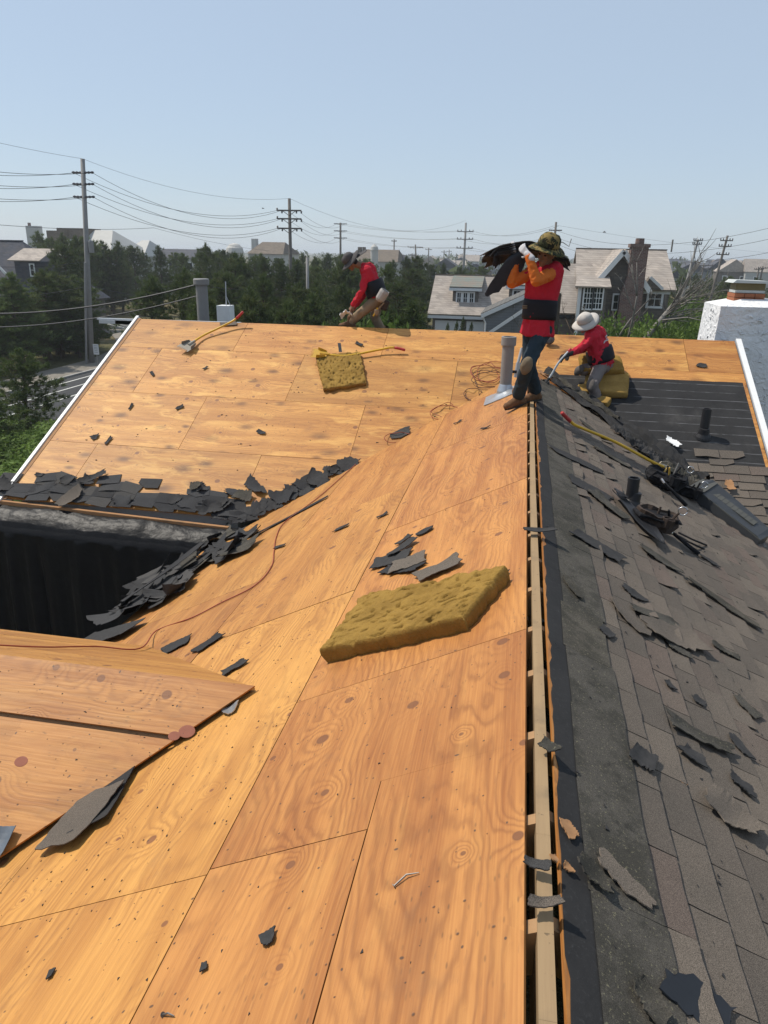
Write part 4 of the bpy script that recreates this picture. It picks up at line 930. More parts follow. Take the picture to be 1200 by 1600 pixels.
# ------------------------------------------------------------------ utility poles and lines
pole_wood = plain('pole_wood', (.15, .135, .12), .9, .2, .2, 4); pole_grey = plain('pole_grey', (.27, .26, .25), .85, .2, .15, 4)
insul = plain('insulator', (.07, .065, .07), .4, .5, .1); wire_m = plain('wire', (.03, .03, .034), .5, .3, .05)
POLES = {}
def pole(key, px, top, D, label, arms=(), half=1.2, style='cross', r=.15, lean=0.0, mat=None, group=None, name='utility_pole'):
    t = at(px, top, D); e = empty(name, (t.x + lean, t.y, GZ), label, 'utility pole', group); b = V((t.x + lean, t.y, GZ - .3)); POLES[key] = e
    MB().tube([b, b.lerp(t, .5), t], [r, r * .86, r * .7], 10).build('shaft', mat or pole_wood, e, smooth=True); e_pts = []
    for py in arms:
        c = at(px, py, D); s = (c.z - b.z) / (t.z - b.z); c.x = b.x + (t.x - b.x) * s
        if style == 'cross':
            MB().bar(c + V((-half, -.12, 0)), c + V((half, -.12, 0)), .10, .12).build('crossarm', mat or pole_wood, e)
            for k in (-1, -.55, .55, 1): MB().lathe(c + V((k * half * .94, -.12, .06)), [(.05, 0), (.07, .05), (.05, .1), (.07, .15), (.03, .2)], n=8).build('insulator', insul, e)
        elif style == 'post':
            for k in (-1, 1): MB().lathe(c + V((k * .1, -.05, 0)), [(.05, 0), (.09, .1), (.05, .2), (.09, .35), (.05, .45), (.09, .6), (.05, .7), (.07, half), (.03, half + .06)], ax=(k, 0, .03), n=8).build('insulator', insul, e)
        elif style == 'dead':
            MB().bar(c + V((-half, -.12, 0)), c + V((half, -.12, 0)), .11, .13).build('crossarm', mat or pole_wood, e)
            MB().bar(c + V((-half * .55, -.14, -.02)), c + V((0, -.14, -.45)), .05, .05).build('brace', mat or pole_wood, e); MB().bar(c + V((half * .55, -.14, -.02)), c + V((0, -.14, -.45)), .05, .05).build('brace', mat or pole_wood, e)
            for k, dz in ((-1, .28), (-.6, -.25), (.6, -.25), (1, -.25)): MB().lathe(c + V((k * half, -.12, min(dz, 0))), [(.05, 0), (.10, .06), (.05, .1), (.10, .17), (.05, .22)], n=8).build('insulator', insul, e)
        e_pts.append(c)
    return e, t, e_pts
def wire(a, b, sag, label, group, r=.014, n=18):
    pts = [a.lerp(b, i / n) + V((0, 0, -4 * sag * (i / n) * (1 - i / n))) for i in range(n + 1)]
    o = MB().tube(pts, r, 4, False).build('power_line', wire_m, None, org=a); tag(o, label, 'power line', group); return o
P1, t1, a1 = pole('a', 129, 248, 50, 'tall grey utility pole with post insulators rising left above the pines', (270, 288, 308), .62, 'post', .21, at(143, 567, 50).x - at(129, 248, 50).x, pole_grey)
MB().lathe(a1[2] + V((.18, -.1, -3.6)), [(.16, 0), (.18, .05), (.18, .75), (.1, .82)], n=12).build('transformer', pole_grey, P1)
cb = at(134, 560, 49.6); ct = at(133, 410, 49.6); MB().tube([(cb.x, cb.y, GZ), (ct.x, ct.y, ct.z)], .085, 8).build('conduit', pole_grey, P1)
sg = empty('road_sign', (at(150, 560, 48.6).x, 48.6, GZ), 'small white sign on a thin post at the foot of the left pole', 'sign')
sc = at(150, 546, 48.6); MB().box((sc.x, 48.6, sc.z), (.42, .03, .72)).build('sign_plate', plain('sign_white', (.66, .67, .68), .6, .3, .08), sg)
MB().bar((sc.x, 48.64, GZ), (sc.x, 48.64, sc.z), .05, .05).build('post', pole_grey, sg)
mb = MB()
for k, z in enumerate((.26, .14, .04, -.08, -.2)): mb.box((sc.x, 48.58, sc.z + z), (.28 - .05 * (k % 2), .006, .03))
tag(mb.build('sign_print', plain('sign_print', (.30, .31, .33), .7), sg), kind='stuff')
P2, t2, a2 = pole('b', 452, 310, 70, 'dark utility pole with three double dead-end crossarms left of centre', (329, 342, 357), 1.15, 'dead', .19)
pole('b2', 480, 402, 66, 'short grey stub pole beside the three-armed pole', (), r=.17, mat=pole_grey)
P3, t3, a3 = pole('c', 532, 348, 120, 'thin utility pole just left of the bent worker hat', (350, 361, 372), .9, 'post', .2)
P4, t4, a4 = pole('d', 728, 348, 112, 'utility pole with three short crossarms behind the cedar house', (362, 374, 388), 1.15, 'cross', .2, mat=pole_grey)
P5, t5, a5 = pole('e', 869, 347, 100, 'utility pole rising behind the camouflage hat', (360, 379), .5, 'post', .19)
la = at(884, 385, 100); MB().tube([a5[1], a5[1] + V((1.0, 0, .05)), la + V((.4, 0, 0)), la + V((.6, 0, .9))], .07, 6).build('lamp_arm', pole_grey, P5)
P6, t6, a6 = pole('f', 1091, 374, 95, 'left one of two slanting poles over the right trees', (376, 382), .5, 'cross', .18, -1.3, mat=pole_grey)
P7, t7, a7 = pole('g', 1137, 368, 98, 'right one of two slanting poles over the right trees', (376, 385, 398), .7, 'cross', .18, -1.2)
pole('h', 1100, 411, 130, 'short tee-topped pole between the two slanting poles', (415, 420), 1.4, 'cross', .16)
pole('i', 616, 374, 175, 'thin far pole right of the domed mansion', (377,), .6, 'cross', .2)
pole('j', 649, 382, 165, 'leaning far pole with three upright switches on its arm', (386,), 1.6, 'dead', .2, .8)
for k, (px, top, D) in enumerate(((670, 387, 210), (694, 391, 260), (702, 390, 270), (713, 396, 330), (722, 398, 380), (738, 399, 420), (752, 399, 450), (764, 399, 480), (776, 400, 520), (644, 396, 190))):
    pole('k%d' % k, px, top, D, 'tiny far pole on the skyline over the cedar house', (top + 3,), .9, 'cross', .2, group='tiny poles on the skyline')
for k, (px, top, D) in enumerate(((894, 405, 420), (902, 404, 400), (908, 405, 440), (885, 406, 460), (1186, 418, 150), (1192, 416, 150), (1112, 408, 260))):
    pole('m%d' % k, px, top, D, 'tiny far pole beyond the brick chimney house' if px < 1000 else 'short dark pole near the right horizon', (top + 3,), .8, 'cross', .2, group='tiny poles beyond the chimney house' if px < 1000 else 'short poles on the right horizon')
g12 = 'lines between the left pole and the three-armed pole'
for i in range(3):
    for k in (-1, 1):
        wire(a1[i] + V((k * .7, -.05, 0)), a2[i] + V((-1.1 if k < 0 else -.7, -.12, 0)), 1.5 + .12 * k, 'sagging power line from the left pole to the three-armed pole', g12)
wire(t1, t2, .9, 'topmost thin line from the left pole to the three-armed pole', None, .009)
for i in range(3):
    b = at(-90, (262, 285, 306)[i], 40)
    for k in (-1, 1): wire(a1[i] + V((k * .6, -.05, 0)), b + V((k * .5, 0, .1 * k)), .25, 'power line leaving the left pole towards the photo edge', 'lines leaving the left pole')
wire(t1, at(-90, 202, 40), .1, 'topmost thin line leaving the left pole', None, .009)
for i in range(3):
    for k in (-1, 1): wire(a2[i] + V((k * .5 + .6, -.12, -.2)), a3[i] + V((k * .7, 0, 0)), .9, 'power line from the three-armed pole towards the thin middle pole', 'lines to the thin middle pole')
    for k in (-1, 1): wire(a3[i] + V((k * .7, 0, 0)), a4[i] + V((k * 1.0, -.12, .1)), .55, 'power line from the thin middle pole to the short-armed pole', 'lines in the middle of the skyline')
    for k in (-1, 1): wire(a4[i] + V((k * 1.0, -.12, .1)), at(869, (353, 368, 379)[i], 100) + V((k * .3, 0, 0)), .9, 'power line from the short-armed pole to the pole behind the hat', 'lines left of the camouflage hat')
    q = at(1290, (333, 352, 376)[i], 60)
    wire(at(869, (360, 371, 381)[i], 100), q, 1.9, 'power line sweeping right across the sky to the photo edge', 'lines at upper right')
wire(t2, t4 + V((0, 0, .3)), 2.0, 'topmost thin line across the middle skyline', None, .010)
wire(at(869, 352, 100), at(1290, 400, 150), .6, 'thin low line crossing behind the slanting poles', None, .010)
for (x0, y0, x1, y1, D0, D1, sg_, r, lab) in ((-40, 348, 240, 356, 55, 80, .3, .018, 'high cable passing before the white mansion'), (240, 356, 420, 392, 80, 110, .3, .014, 'thin cable dropping right from the white mansion'),
      (-60, 489, 310, 444, 26, 24, .32, .026, 'thick black cable sagging across the left pines, the upper one'), (-60, 511, 310, 462, 25, 23, .30, .020, 'thick black cable sagging across the left pines, the lower one'),
      (-40, 462, 140, 446, 45, 50, .3, .018, 'thin cable reaching the left pole from the photo edge'), (140, 446, 330, 462, 50, 60, .5, .016, 'thin cable running right from the left pole through the pines'), (-40, 415, 133, 409, 44, 50, .2, .014, 'thin cable crossing the slate house to the pole conduit'),
      (330, 448, 400, 450, 40, 42, .1, .012, 'short thin cable right of the flue')):
    wire(at(x0, y0, D0), at(x1, y1, D1), sg_, lab, None, r)
# wooden post, antenna, birds
p = at(872, 458, 33); wp = MB().lathe((p.x, p.y, GZ), [(.15, 0), (.145, p.z - GZ - .05), (.12, p.z - GZ)], n=12).build('wooden_post', bark, None, org=(p.x, p.y, GZ)); tag(wp, 'dark wooden post behind the standing worker hip', 'post')
p = at(351, 497, 15.0); q = at(351, 440, 15.0); an = empty('antenna', (p.x, 15.0, -1.0), 'thin white mast on a white box behind the far ridge', 'antenna')
bx0 = at(341, 477, 15.0); bx1 = at(360, 477, 15.0); MB().bbox((bx0.x, 14.9, -1.0), (bx1.x, 15.2, bx0.z)).build('box', white_trim, an)
MB().tube([(p.x, 15.05, -.95), (q.x, 15.05, q.z)], .011, 6).build('mast', grey_trim, an); MB().tube([(p.x + .12, 15.05, bx0.z), (q.x, 15.05, q.z - .3)], .006, 5).build('guy_wire', grey_trim, an)
for px, py, D, lab in ((944, 363, 45, 'small dark bird in the sky above the brick chimney house'), (411, 326, 60, 'small dark bird in the sky left of the three-armed pole')):
    p = at(px, py, D); mb = MB(); mb.tube([p + V((-.16, 0, 0)), p + V((-.05, 0, .02)), p + V((.1, 0, .02)), p + V((.2, 0, 0))], [.01, .05, .045, .01], 6)
    for s in (-1, 1): mb.add([p + V((-.05, 0, .02)), p + V((.09, 0, .02)), p + V((.03, s * .2, .13)), p + V((-.05, s * .42, .06))], [(0, 1, 2, 3)])
    mb.v = [p + (v - p) * .55 for v in mb.v]; tag(mb.build('bird', insul, None, org=p), lab, 'bird')
# ------------------------------------------------------------------ loose things on the roofs
from mathutils.bvhtree import BVHTree
sh_dark, sh_grey, sh_moss = MATS['shingle_dark'], MATS['shingle'], MATS['shingle_moss']
tar = NT('tar_underside', .88, .10); p = tar.pos(); tar.col(tar.mix(tar.noise(p, 30.0, 4, .7), (.022, .022, .024), (.070, .068, .066))); tar.bump(tar.noise(p, 120.0, 3, .7), .5, .004); sh_tar = tar.mat
def scrap(fr, p0, p1, width, mat, label, group=None, lift=.006, curl=.02, jag=.35, seed=None, name='shingle_scrap', th=.0045, twist=0.0, ab=None, bend=0.0, cat='scrap', rect=False):
    """a torn piece: its long axis from p0 to p1 (points seen on the slope), uneven edges, curled"""
    rr = random.Random(seed if seed is not None else hash((round(p0[0]), round(p0[1]), round(width * 100))) & 0xffff)
    if ab is None: a0 = fr.px(*p0); a1 = fr.px(*p1)
    else: a0, a1 = ab
    c = ((a0[0] + a1[0]) / 2, (a0[1] + a1[1]) / 2); d = (a1[0] - a0[0], a1[1] - a0[1]); L = math.hypot(*d) or .05; d = (d[0] / L, d[1] / L); q = (-d[1], d[0])
    curl = min(curl * .6, .09 * min(L, 2.5 * width)); nu, nv = 9, 4; ea = [rr.choice((0, 0, .12, .35)) for _ in range(4)]; corner = rr.choice((0, 0, 1, 2)); cs_, ct_ = rr.choice((-1, 1)), rr.choice((-1, 1))
    nu, nv = 14, 5
    e0 = [rr.uniform(-.5, .5) * jag for _ in range(nu + 1)]; e1 = [rr.uniform(-.5, .5) * jag for _ in range(nu + 1)]; cut0 = rr.uniform(-.35, .35); cut1 = rr.uniform(-.35, .35)
    if rect: ea = [0, 0, 0, 0]; corner = 0; cut0 *= .5; cut1 *= .5
    c1 = rr.uniform(.4, 1.2) * curl; c2 = rr.uniform(.2, 1.1) * curl; ph = rr.uniform(0, 6); org = fr.P(c[0], c[1], lift)
    top = []
    for j in range(nv + 1):
        for i in range(nu + 1):
            s = i / nu * 2 - 1; t = j / nv * 2 - 1
            taper = 1 - ea[0] * max(0, -s) ** 2 - ea[1] * max(0, s) ** 2
            w = width / 2 * taper * (1 + (e1[i] if t > 0 else e0[i]) * .5 * abs(t))
            x = L / 2 * (s + (cut1 if s > 0 else cut0) * t * abs(s) * min(1, width / L))
            if corner and s * cs_ > .35 and t * ct_ > .2: w *= 1 - .75 * (s * cs_ - .35) / .65 * (1 if corner == 1 else .6)
            if i in (0, nu): x += rr.uniform(-.04, .04) * min(L, .3) * (1 + jag)
            y = w * t + bend * L * (s * s - .4)
            z = c1 * max(0, s) ** 2 + c2 * max(0, -s) ** 2 + curl * .35 * math.sin(s * 3 + t + ph) + twist * s * t * width + curl * .5 * (t * t) * (1 if seed is None or seed % 2 else 0) + abs(curl) * .35
            top.append(fr.P(c[0] + d[0] * x + q[0] * y, c[1] + d[1] * x + q[1] * y, lift + max(0, z) + th))
    n = len(top); bot = [p - fr.n * th for p in top]; W1 = nu + 1; fs = []
    for j in range(nv):
        for i in range(nu): k = j * W1 + i; fs += [(k, k + 1, k + W1 + 1, k + W1), (n + k, n + k + W1, n + k + W1 + 1, n + k + 1)]
    for i in range(nu): k = i; fs += [(k, n + k, n + k + 1, k + 1)]; k = nv * W1 + i; fs += [(k, k + 1, n + k + 1, n + k)]
    for j in range(nv): k = j * W1; fs += [(k, k + W1, n + k + W1, n + k)]; k = j * W1 + nu; fs += [(k, n + k, n + k + W1, k + W1)]
    o = MB().add(top + bot, fs).build(name, mat, None, org=org); return tag(o, label, cat, group)
# -- left slope
for p0, p1, w, m, lab, kw in (
    ((583, 884), (640, 868), .10, sh_tar, 'dark shingle piece at the left of the little pile above the big foam pad', {}),
    ((612, 892), (668, 872), .11, sh_grey, 'broad grey shingle piece on the little pile above the big foam pad', dict(lift=.014)),
    ((600, 892), (655, 890), .06, sh_dark, 'dark shingle piece at the bottom of the little pile above the big foam pad', {}),
    ((612, 872), (651, 846), .05, sh_tar, 'narrow strip leaning out of the top of the little pile', dict(lift=.02)),
    ((622, 853), (643, 838), .035, sh_tar, 'small dark chip just above the little scrap pile', {}), ((652, 838), (677, 826), .05, sh_dark, 'small pointed scrap farthest right above the little pile', {}),
    ((652, 908), (720, 878), .09, sh_grey, 'grey shingle strip tucked behind the big foam pad', dict(curl=.03)),
    ((523, 831), (545, 822), .035, sh_tar, 'small dark sliver in the middle of the left slope', {}), ((590, 811), (607, 803), .03, sh_tar, 'tiny dark sliver above the middle of the left slope', {}),
    ((430, 858), (446, 853), .03, sh_tar, 'tiny dark sliver beside the red cord bend', {}), ((402, 836), (512, 778), .05, sh_dark, 'long narrow dark strip lying along the upper left slope', dict(jag=.5, curl=.01)),
    ((253, 1021), (297, 1000), .10, sh_dark, 'wide dark scrap on yellow plywood above the side gable', {}), ((305, 1021), (347, 993), .07, sh_dark, 'dark scrap right of the wide one above the side gable', {}),
    ((348, 1056), (385, 1034), .05, sh_tar, 'pair-shaped small scrap near the side gable tip', dict(jag=.8)), ((350, 1118), (373, 1106), .05, metal, 'bent grey metal bit at the valley of the side gable', {}),
    ((410, 1474), (432, 1464), .03, sh_tar, 'small dark chip on the nearest plywood sheet', {}), ((76, 1527), (86, 1522), .02, sh_tar, 'tiny dark chip near the bottom left corner', {}),
    ((316, 1516), (326, 1511), .016, sh_tar, 'tiny dark chip left of the long plywood joint', {}), ((982 - 200, 905), (792, 895), .03, sh_tar, 'crumb of shingle at the right corner of the big foam pad', {}),
    ((990 - 280, 664), (722, 658), .03, sh_tar, 'dark sliver left of the worker boots', {}), ((752, 672), (766, 668), .025, sh_tar, 'second dark sliver left of the worker boots', {})):
    scrap(LEFT, p0, p1, w * 1.9, m, lab, curl=kw.pop('curl', .012), rect=(w > .055), **kw)
scrap(LEFT, (92, 1332), (172, 1240), .26, sh_grey, 'large grey shingle piece lying across the side gable valley', lift=.030, curl=.02, seed=5, jag=.15, rect=True)
scrap(LEFT, (140, 1300), (190, 1216), .20, sh_dark, 'dark shingle piece under the large grey one at the valley', lift=.022, curl=.02, seed=8, jag=.15, rect=True)
scrap(GNEAR, (-16, 1322), (20, 1322), .15, plain('blue_flashing', (.10, .12, .145), .5, .4, .3, 12), 'step of blueish flashing at the left photo edge', lift=.035, curl=.02, seed=3, jag=.1, name='flashing_step')
rp = random.Random(21)
for i in range(40):
    s = rp.random(); px = 378 + (185 - 378) * s + rp.uniform(-32, 26); py = 838 + (975 - 838) * s + rp.uniform(-14, 22) * (1 + .3 * s); a, b = LEFT.px(px, py); b = min(b, 4.45)
    th = rp.choice((rp.uniform(-.5, .5), rp.uniform(.3, 1.3))); l = rp.uniform(.10, .36); dx, dy = l * math.cos(th), l * math.sin(th)
    scrap(LEFT, (px, py), (px, py), rp.uniform(.16, .36), rp.choice((sh_tar, sh_dark, sh_tar, sh_dark, sh_tar, sh_moss)), 'torn dark shingle piece in the heap at the corner of the black tarp', 'heap at the tarp corner', lift=.01 + .11 * rp.random() * (1 - abs(s - .6)), curl=rp.uniform(.005, .03), jag=.5, rect=rp.random() < .5, ab=((a - dx, b - dy), (a + dx, b + dy)), seed=100 + i, twist=rp.uniform(-.4, .4))
scrap(LEFT, (205, 965), (330, 870), .13, sh_dark, 'long stiff dark strip lying along the heap beside the tarp', lift=.16, curl=.03, seed=77)
scrap(LEFT, (130, 1008), (215, 985), .28, sh_tar, 'broad flat grey sheet at the bottom of the heap', lift=.03, curl=.03, seed=78)
for i, (x, y) in enumerate(((545, 728), (530, 737), (516, 738), (498, 752), (484, 757), (470, 768), (455, 772), (440, 781), (424, 790), (405, 798), (388, 806), (372, 812), (350, 806), (330, 800))):
    a, b = FAR.px(x, y); th = rp.uniform(-.6, .6); l = rp.uniform(.09, .17)
    scrap(FAR, (x, y), (x, y), rp.uniform(.16, .30), rp.choice((sh_tar, sh_dark)), 'torn black shingle stub left standing along the left valley', 'stubs along the left valley', lift=rp.uniform(.01, .035), curl=rp.uniform(.02, .05), jag=.8, ab=((a - l * math.cos(th), b - l * math.sin(th)), (a + l * math.cos(th), b + l * math.sin(th))), seed=300 + i)
for p0, p1, w, m, lab in (((236, 582), (241, 588), .05, sh_tar, 'tiny dark scrap below the left shovel'), ((275, 640), (287, 635), .07, sh_tar, 'small curled scrap on the third row of far plywood'), ((143, 686), (155, 682), .10, sh_tar, 'flat dark scrap near the left rake, the left of two'),
    ((165, 695), (175, 684), .05, sh_dark, 'flat dark scrap near the left rake, the right of two'), ((202, 641), (208, 632), .04, sh_dark, 'narrow scrap in the middle of the far plywood'), ((402, 674), (414, 679), .07, sh_dark, 'small scrap on the far plywood below the foam pad'),
    ((1088, 571), (1104, 573), .10, sh_tar, 'black torn scrap on the plywood strip near the right rake'), ((556, 536), (566, 541), .06, sh_tar, 'small dark scrap above the far foam pad'), ((344, 508), (370, 506), .12, sh_grey, 'flat grey shingle piece at the ridge by the red grip'), ((56, 742), (68, 744), .07, sh_tar, 'scrap by the gutter end at the left rake'),
    ((318, 578), (325, 574), .04, sh_dark, 'tiny scrap right of the left shovel blade'), ((612, 685), (640, 672), .16, sh_dark, 'dark scrap caught in the cord loop at the valley')):
    scrap(FAR, p0, p1, w, m, lab, curl=.015)
scrap(FAR, (95, 795), (130, 768), .20, sh_grey, 'grey shingle strip with a pale edge lying over the tarp lip', lift=.05, curl=.03, seed=41)
for i in range(16):
    a = -6.9 + 3.5 * rp.random(); b = 4.2 + rp.uniform(-.28, .22); th = rp.uniform(-.7, .7); l = rp.uniform(.07, .2)
    scrap(FAR, (0, 0), (0, 0), rp.uniform(.10, .22), rp.choice((sh_tar, sh_dark, sh_dark, sh_moss)), 'torn black shingle piece in the ragged fringe above the tarp', 'ragged fringe above the tarp', lift=rp.uniform(.015, .035), curl=rp.uniform(.01, .035), jag=.7, ab=((a - l * math.cos(th), b - l * math.sin(th)), (a + l * math.cos(th), b + l * math.sin(th))), seed=500 + i, twist=rp.uniform(-.3, .3))
# -- ridge slot
RID = Frame((0, 0, .004), (0, 1, 0), (1, 0, 0), (0, 0, 1))
for p0, p1, w, m, lab in (((818, 1354), (858, 1364), .035, sh_dark, 'small dark shingle bit bridging the ridge slot, the upper of two near ones'), ((823, 1419), (877, 1418), .032, sh_grey, 'pale grey shingle strip bridging the ridge slot in the foreground'), ((845, 1165), (868, 1180), .05, sh_moss, 'crumpled grey bit on the ridge board halfway down'), ((819, 833), (868, 832), .06, sh_tar, 'curved black flap across the ridge slot below the workers')):
    scrap(RID, p0, p1, w, m, lab, lift=.012, curl=.012)
# -- right slope
RS = [((861, 704), (940, 740), .13, sh_tar, 'long dark smooth patch high on the right slope', .012), ((888, 750), (952, 784), .20, sh_tar, 'wide dark bared patch left of the torn flashing', .012), ((893, 834), (967, 880), .13, sh_tar, 'pointed dark flap below the torn flashing', .03),
    ((922, 772), (974, 815), .14, sh_moss, 'curled grey shingle beside the torn flashing', .05), ((951, 943), (1007, 997), .09, sh_grey, 'folded grey shingle on the middle of the right slope', .03), ((1004, 985), (1090, 1010), .16, sh_grey, 'big raised grey shingle with a dark shadow on the right slope', .05),
    ((969, 919), (1004, 944), .07, sh_tar, 'small dark flake above the raised shingle', .02), ((1070, 908), (1182, 986), .07, sh_moss, 'long torn shingle lip on the right slope below the black vent', .04), ((985, 957), (1055, 980), .07, sh_moss, 'thin lifted shingle just above the raised one', .03),
    ((1040, 1130), (1138, 1184), .07, sh_moss, 'long raised tear at the right of the right slope', .04), ((1137, 1152), (1166, 1188), .05, sh_tar, 'smooth dark flake near the right photo edge', .01), ((980, 1178), (1018, 1202), .09, sh_tar, 'rounded dark flake in the lower right slope, the left of three', .02),
    ((1060, 1172), (1095, 1202), .06, sh_tar, 'crumpled dark flake in the lower right slope, the middle of three', .03), ((1135, 1216), (1172, 1246), .05, sh_tar, 'dark flake in the lower right slope, the right of three', .02), ((1078, 1092), (1097, 1106), .05, sh_tar, 'small dark flake right of the ridge band', .012),
    ((1037, 1068), (1048, 1082), .03, sh_tar, 'tiny dark flake above the three lower flakes', .01), ((935, 984), (954, 1001), .06, sh_tar, 'dark oval flake beside the mossy band', .012), ((1144, 1092), (1181, 1127), .07, sh_moss, 'mottled torn flake at the right photo edge', .02),
    ((1095, 1246), (1176, 1310), .13, sh_grey, 'curled torn shingle with a deep shadow at lower right', .06), ((930, 1342), (1010, 1424), .055, sh_grey, 'pale granular strip lying across the mossy band', .012), ((895, 1350), (945, 1395), .05, sh_moss, 'dark twisted strip beside the pale granular strip', .03),
    ((1035, 1530), (1135, 1612), .10, plain('blue_membrane', (.020, .023, .029), .6, .25, .2), 'torn dark blue membrane at the bottom right corner', .008), ((985, 1540), (1030, 1610), .06, sh_moss, 'mossy torn shingle end at the bottom photo edge', .03),
    ((905, 660), (945, 690), .10, sh_moss, 'lifted shingle below the yellow handle grip', .03), ((925, 700), (985, 735), .09, sh_moss, 'lifted shingle strip under the yellow handle', .03), ((1000, 860), (1062, 898), .10, sh_moss, 'lifted shingle right of the torn flashing', .03),
    ((1090, 870), (1120, 888), .05, sh_tar, 'dark sliver below the long black vent', .02), ((1040, 1010), (1075, 1030), .05, sh_moss, 'sliver below the raised grey shingle', .01), ((880, 905), (905, 940), .05, sh_moss, 'shingle flake on the mossy band', .01), ((1110, 1010), (1150, 1035), .05, sh_moss, 'thin lifted edge right of the raised shingle', .03)]
for p0, p1, w, m, lab, cu in RS: scrap(RIGHT, p0, p1, w * 1.35, m, lab, lift=.017, curl=cu * .55, jag=.6)
scrap(RIGHT, (858, 1340), (866, 1352), .02, MATS['fascia_wood'], 'tiny wood chip by the ridge', lift=.01)
for p0, p1, w, lab in (((876, 1284), (895, 1314), .045, 'broken orange plywood splinter on the black felt strip'), ((878, 1352), (890, 1368), .03, 'second orange splinter on the felt strip'), ((1060, 1222), (1070, 1232), .02, 'orange splinter under a torn shingle')):
    scrap(RIGHT, p0, p1, w, MATS['fascia_wood'], lab, lift=.008, curl=.006, name='wood_splinter', jag=.8)
scrap(FAR, (1134, 757), (1142, 772), .10, MATS['fascia_wood'], 'bright wood splinter among the remaining shingles at right', lift=.06, name='wood_splinter', jag=.9)
scrap(FAR, (1040, 692), (1060, 703), .10, white_trim, 'crumpled white plastic scrap below the black felt', lift=.06, curl=.05, name='plastic_scrap', jag=.9)
# crumpled felt and lifted shingles along the right valley
def crumple(pts, widths, side, label, seed, mat, amp=.06, name='felt_flap', nv=6):
    rr = random.Random(seed); P = [V(p) for p in pts]; n = len(P) - 1; N = 40
    def fn(s, t):
        k = min(int(s * n), n - 1); f = s * n - k; p = P[k].lerp(P[k + 1], f); w = widths[k] + (widths[k + 1] - widths[k]) * f
        w *= 1 + .35 * mnoise.noise(V((s * 9, t * 2, seed)))
        return p + V(side) * (w * (t - .5)) + V((0, 0, 1)) * (amp * (fbm((s * 7, t * 2.2, seed), 3)) + amp * .8 * math.sin(math.pi * t)) + V((0, amp * .4 * mnoise.noise(V((s * 6, t * 3, seed + 5))), 0))
    mb = MB().grid(fn, N, nv); o = mb.build(name, mat, None, org=P[0]); o.modifiers.new('thick', 'SOLIDIFY').thickness = .005; return tag(o, label, 'scrap')
def vr(x, dy=0.0, dz=.05): return V((x, Y0 - x + dy, -.5 * x + dz))
crumple([vr(.25, .05, .06), vr(.8, .02, .08), vr(1.3, .02, .10), vr(1.8, .0, .12), vr(2.2, -.05, .10)], [.18, .30, .34, .36, .25], (-.55, -.6, .1), 'crumpled black felt rolled up along the right valley', 3, MATS['felt_plain'], .09)
crumple([vr(.35, -.3, .06), vr(.9, -.32, .06), vr(1.5, -.35, .08), vr(1.9, -.35, .06)], [.15, .22, .24, .2], (-.6, -.5, .25), 'second crumpled fold of black felt below the rolled one', 5, MATS['felt_plain'], .06)
crumple([vr(.3, -.12, .10), vr(.75, -.15, .12), vr(1.2, -.14, .13)], [.10, .14, .10], (-.6, -.55, .2), 'torn mossy shingle edge curling over the right valley', 9, sh_moss, .05, 'shingle_flap')
crumple([vr(.15, .02, .03), vr(.55, .0, .04), vr(.95, .02, .035)], [.07, .09, .05], (.7, .7, .0), 'splintered orange wood strip along the right valley', 11, MATS['fascia_wood'], .02, 'wood_strip')
for k, (x, dy, l) in enumerate(((1.75, .35, .5), (2.0, .55, .45), (2.2, .75, .6), (2.5, .45, .5), (2.3, .95, .5), (2.6, .9, .5), (2.75, .35, .4))):
    crumple([vr(x - .12, dy, .10 + .02 * (k % 3)), vr(x + .1, dy + .02, .12), vr(x + l * .5, dy - .05, .07)], [.22, .30, .2], (-.3, -.7, -.15), 'buckled weathered shingle in the torn bank near the right rake', 20 + k, (sh_moss, sh_grey, sh_tar)[k % 3], .03, 'shingle_flap')['group'] = 'buckled bank near the right rake'
for k, (x, y, l, dz) in enumerate(((1.25, 9.35, .5, .05), (1.45, 9.0, .45, .06), (1.62, 8.85, .5, .10), (1.75, 8.95, .5, .06), (1.1, 9.7, .5, .05), (1.9, 9.05, .4, .08))):
    q0 = V((x, y, -.5 * x + dz)); crumple([q0, q0 + V((l * .5, -l * .25, -l * .25)), q0 + V((l, -l * .6, -l * .5))], [.20, .26, .14], (-.5, -.75, .25), 'crumpled black felt scrap in the long heap by the tool pouches', 60 + k, (MATS['felt_plain'], sh_tar, sh_moss)[k % 3], .06)['group'] = 'felt heap by the tool pouches'
# tiny crumbs: far too many to count
def crumbs(name, fr, n, box, sz, mat, label, seed, lift=.001):
    rr = random.Random(seed); mb = MB()
    for i in range(n):
        a = rr.uniform(box[0], box[1]); b = rr.uniform(box[2], box[3]); s = sz * rr.uniform(.4, 1.5); th = rr.uniform(0, 6.28)
        pts = [fr.P(a + s * math.cos(th + k * 2.1) * (1.8 if k == 0 else .7), b + s * math.sin(th + k * 2.1) * rr.uniform(.4, 1), lift) for k in range(3)]
        mb.prism(pts, fr.n * s * .35)
    tag(mb.build(name, mat), label, 'debris', kind='stuff')
crumbs('deck_crumbs', LEFT, 420, (.8, 8, .1, 3.6), .0048, sh_tar, 'fine shingle crumbs scattered over the left plywood slope', 1)
crumbs('valley_crumbs', LEFT, 200, (1.6, 4.6, 1.3, 2.6), .0042, sh_tar, 'fine crumbs scattered near the side gable valley', 2)
crumbs('far_crumbs', FAR, 200, (-6.5, -.6, .1, 4.1), .011, sh_tar, 'fine crumbs scattered over the far plywood slope', 3)
crumbs('shingle_crumbs', RIGHT, 420, (.8, 8, .1, 2.2), .007, sh_tar, 'fine crumbs scattered over the right shingle slope', 4, .012)
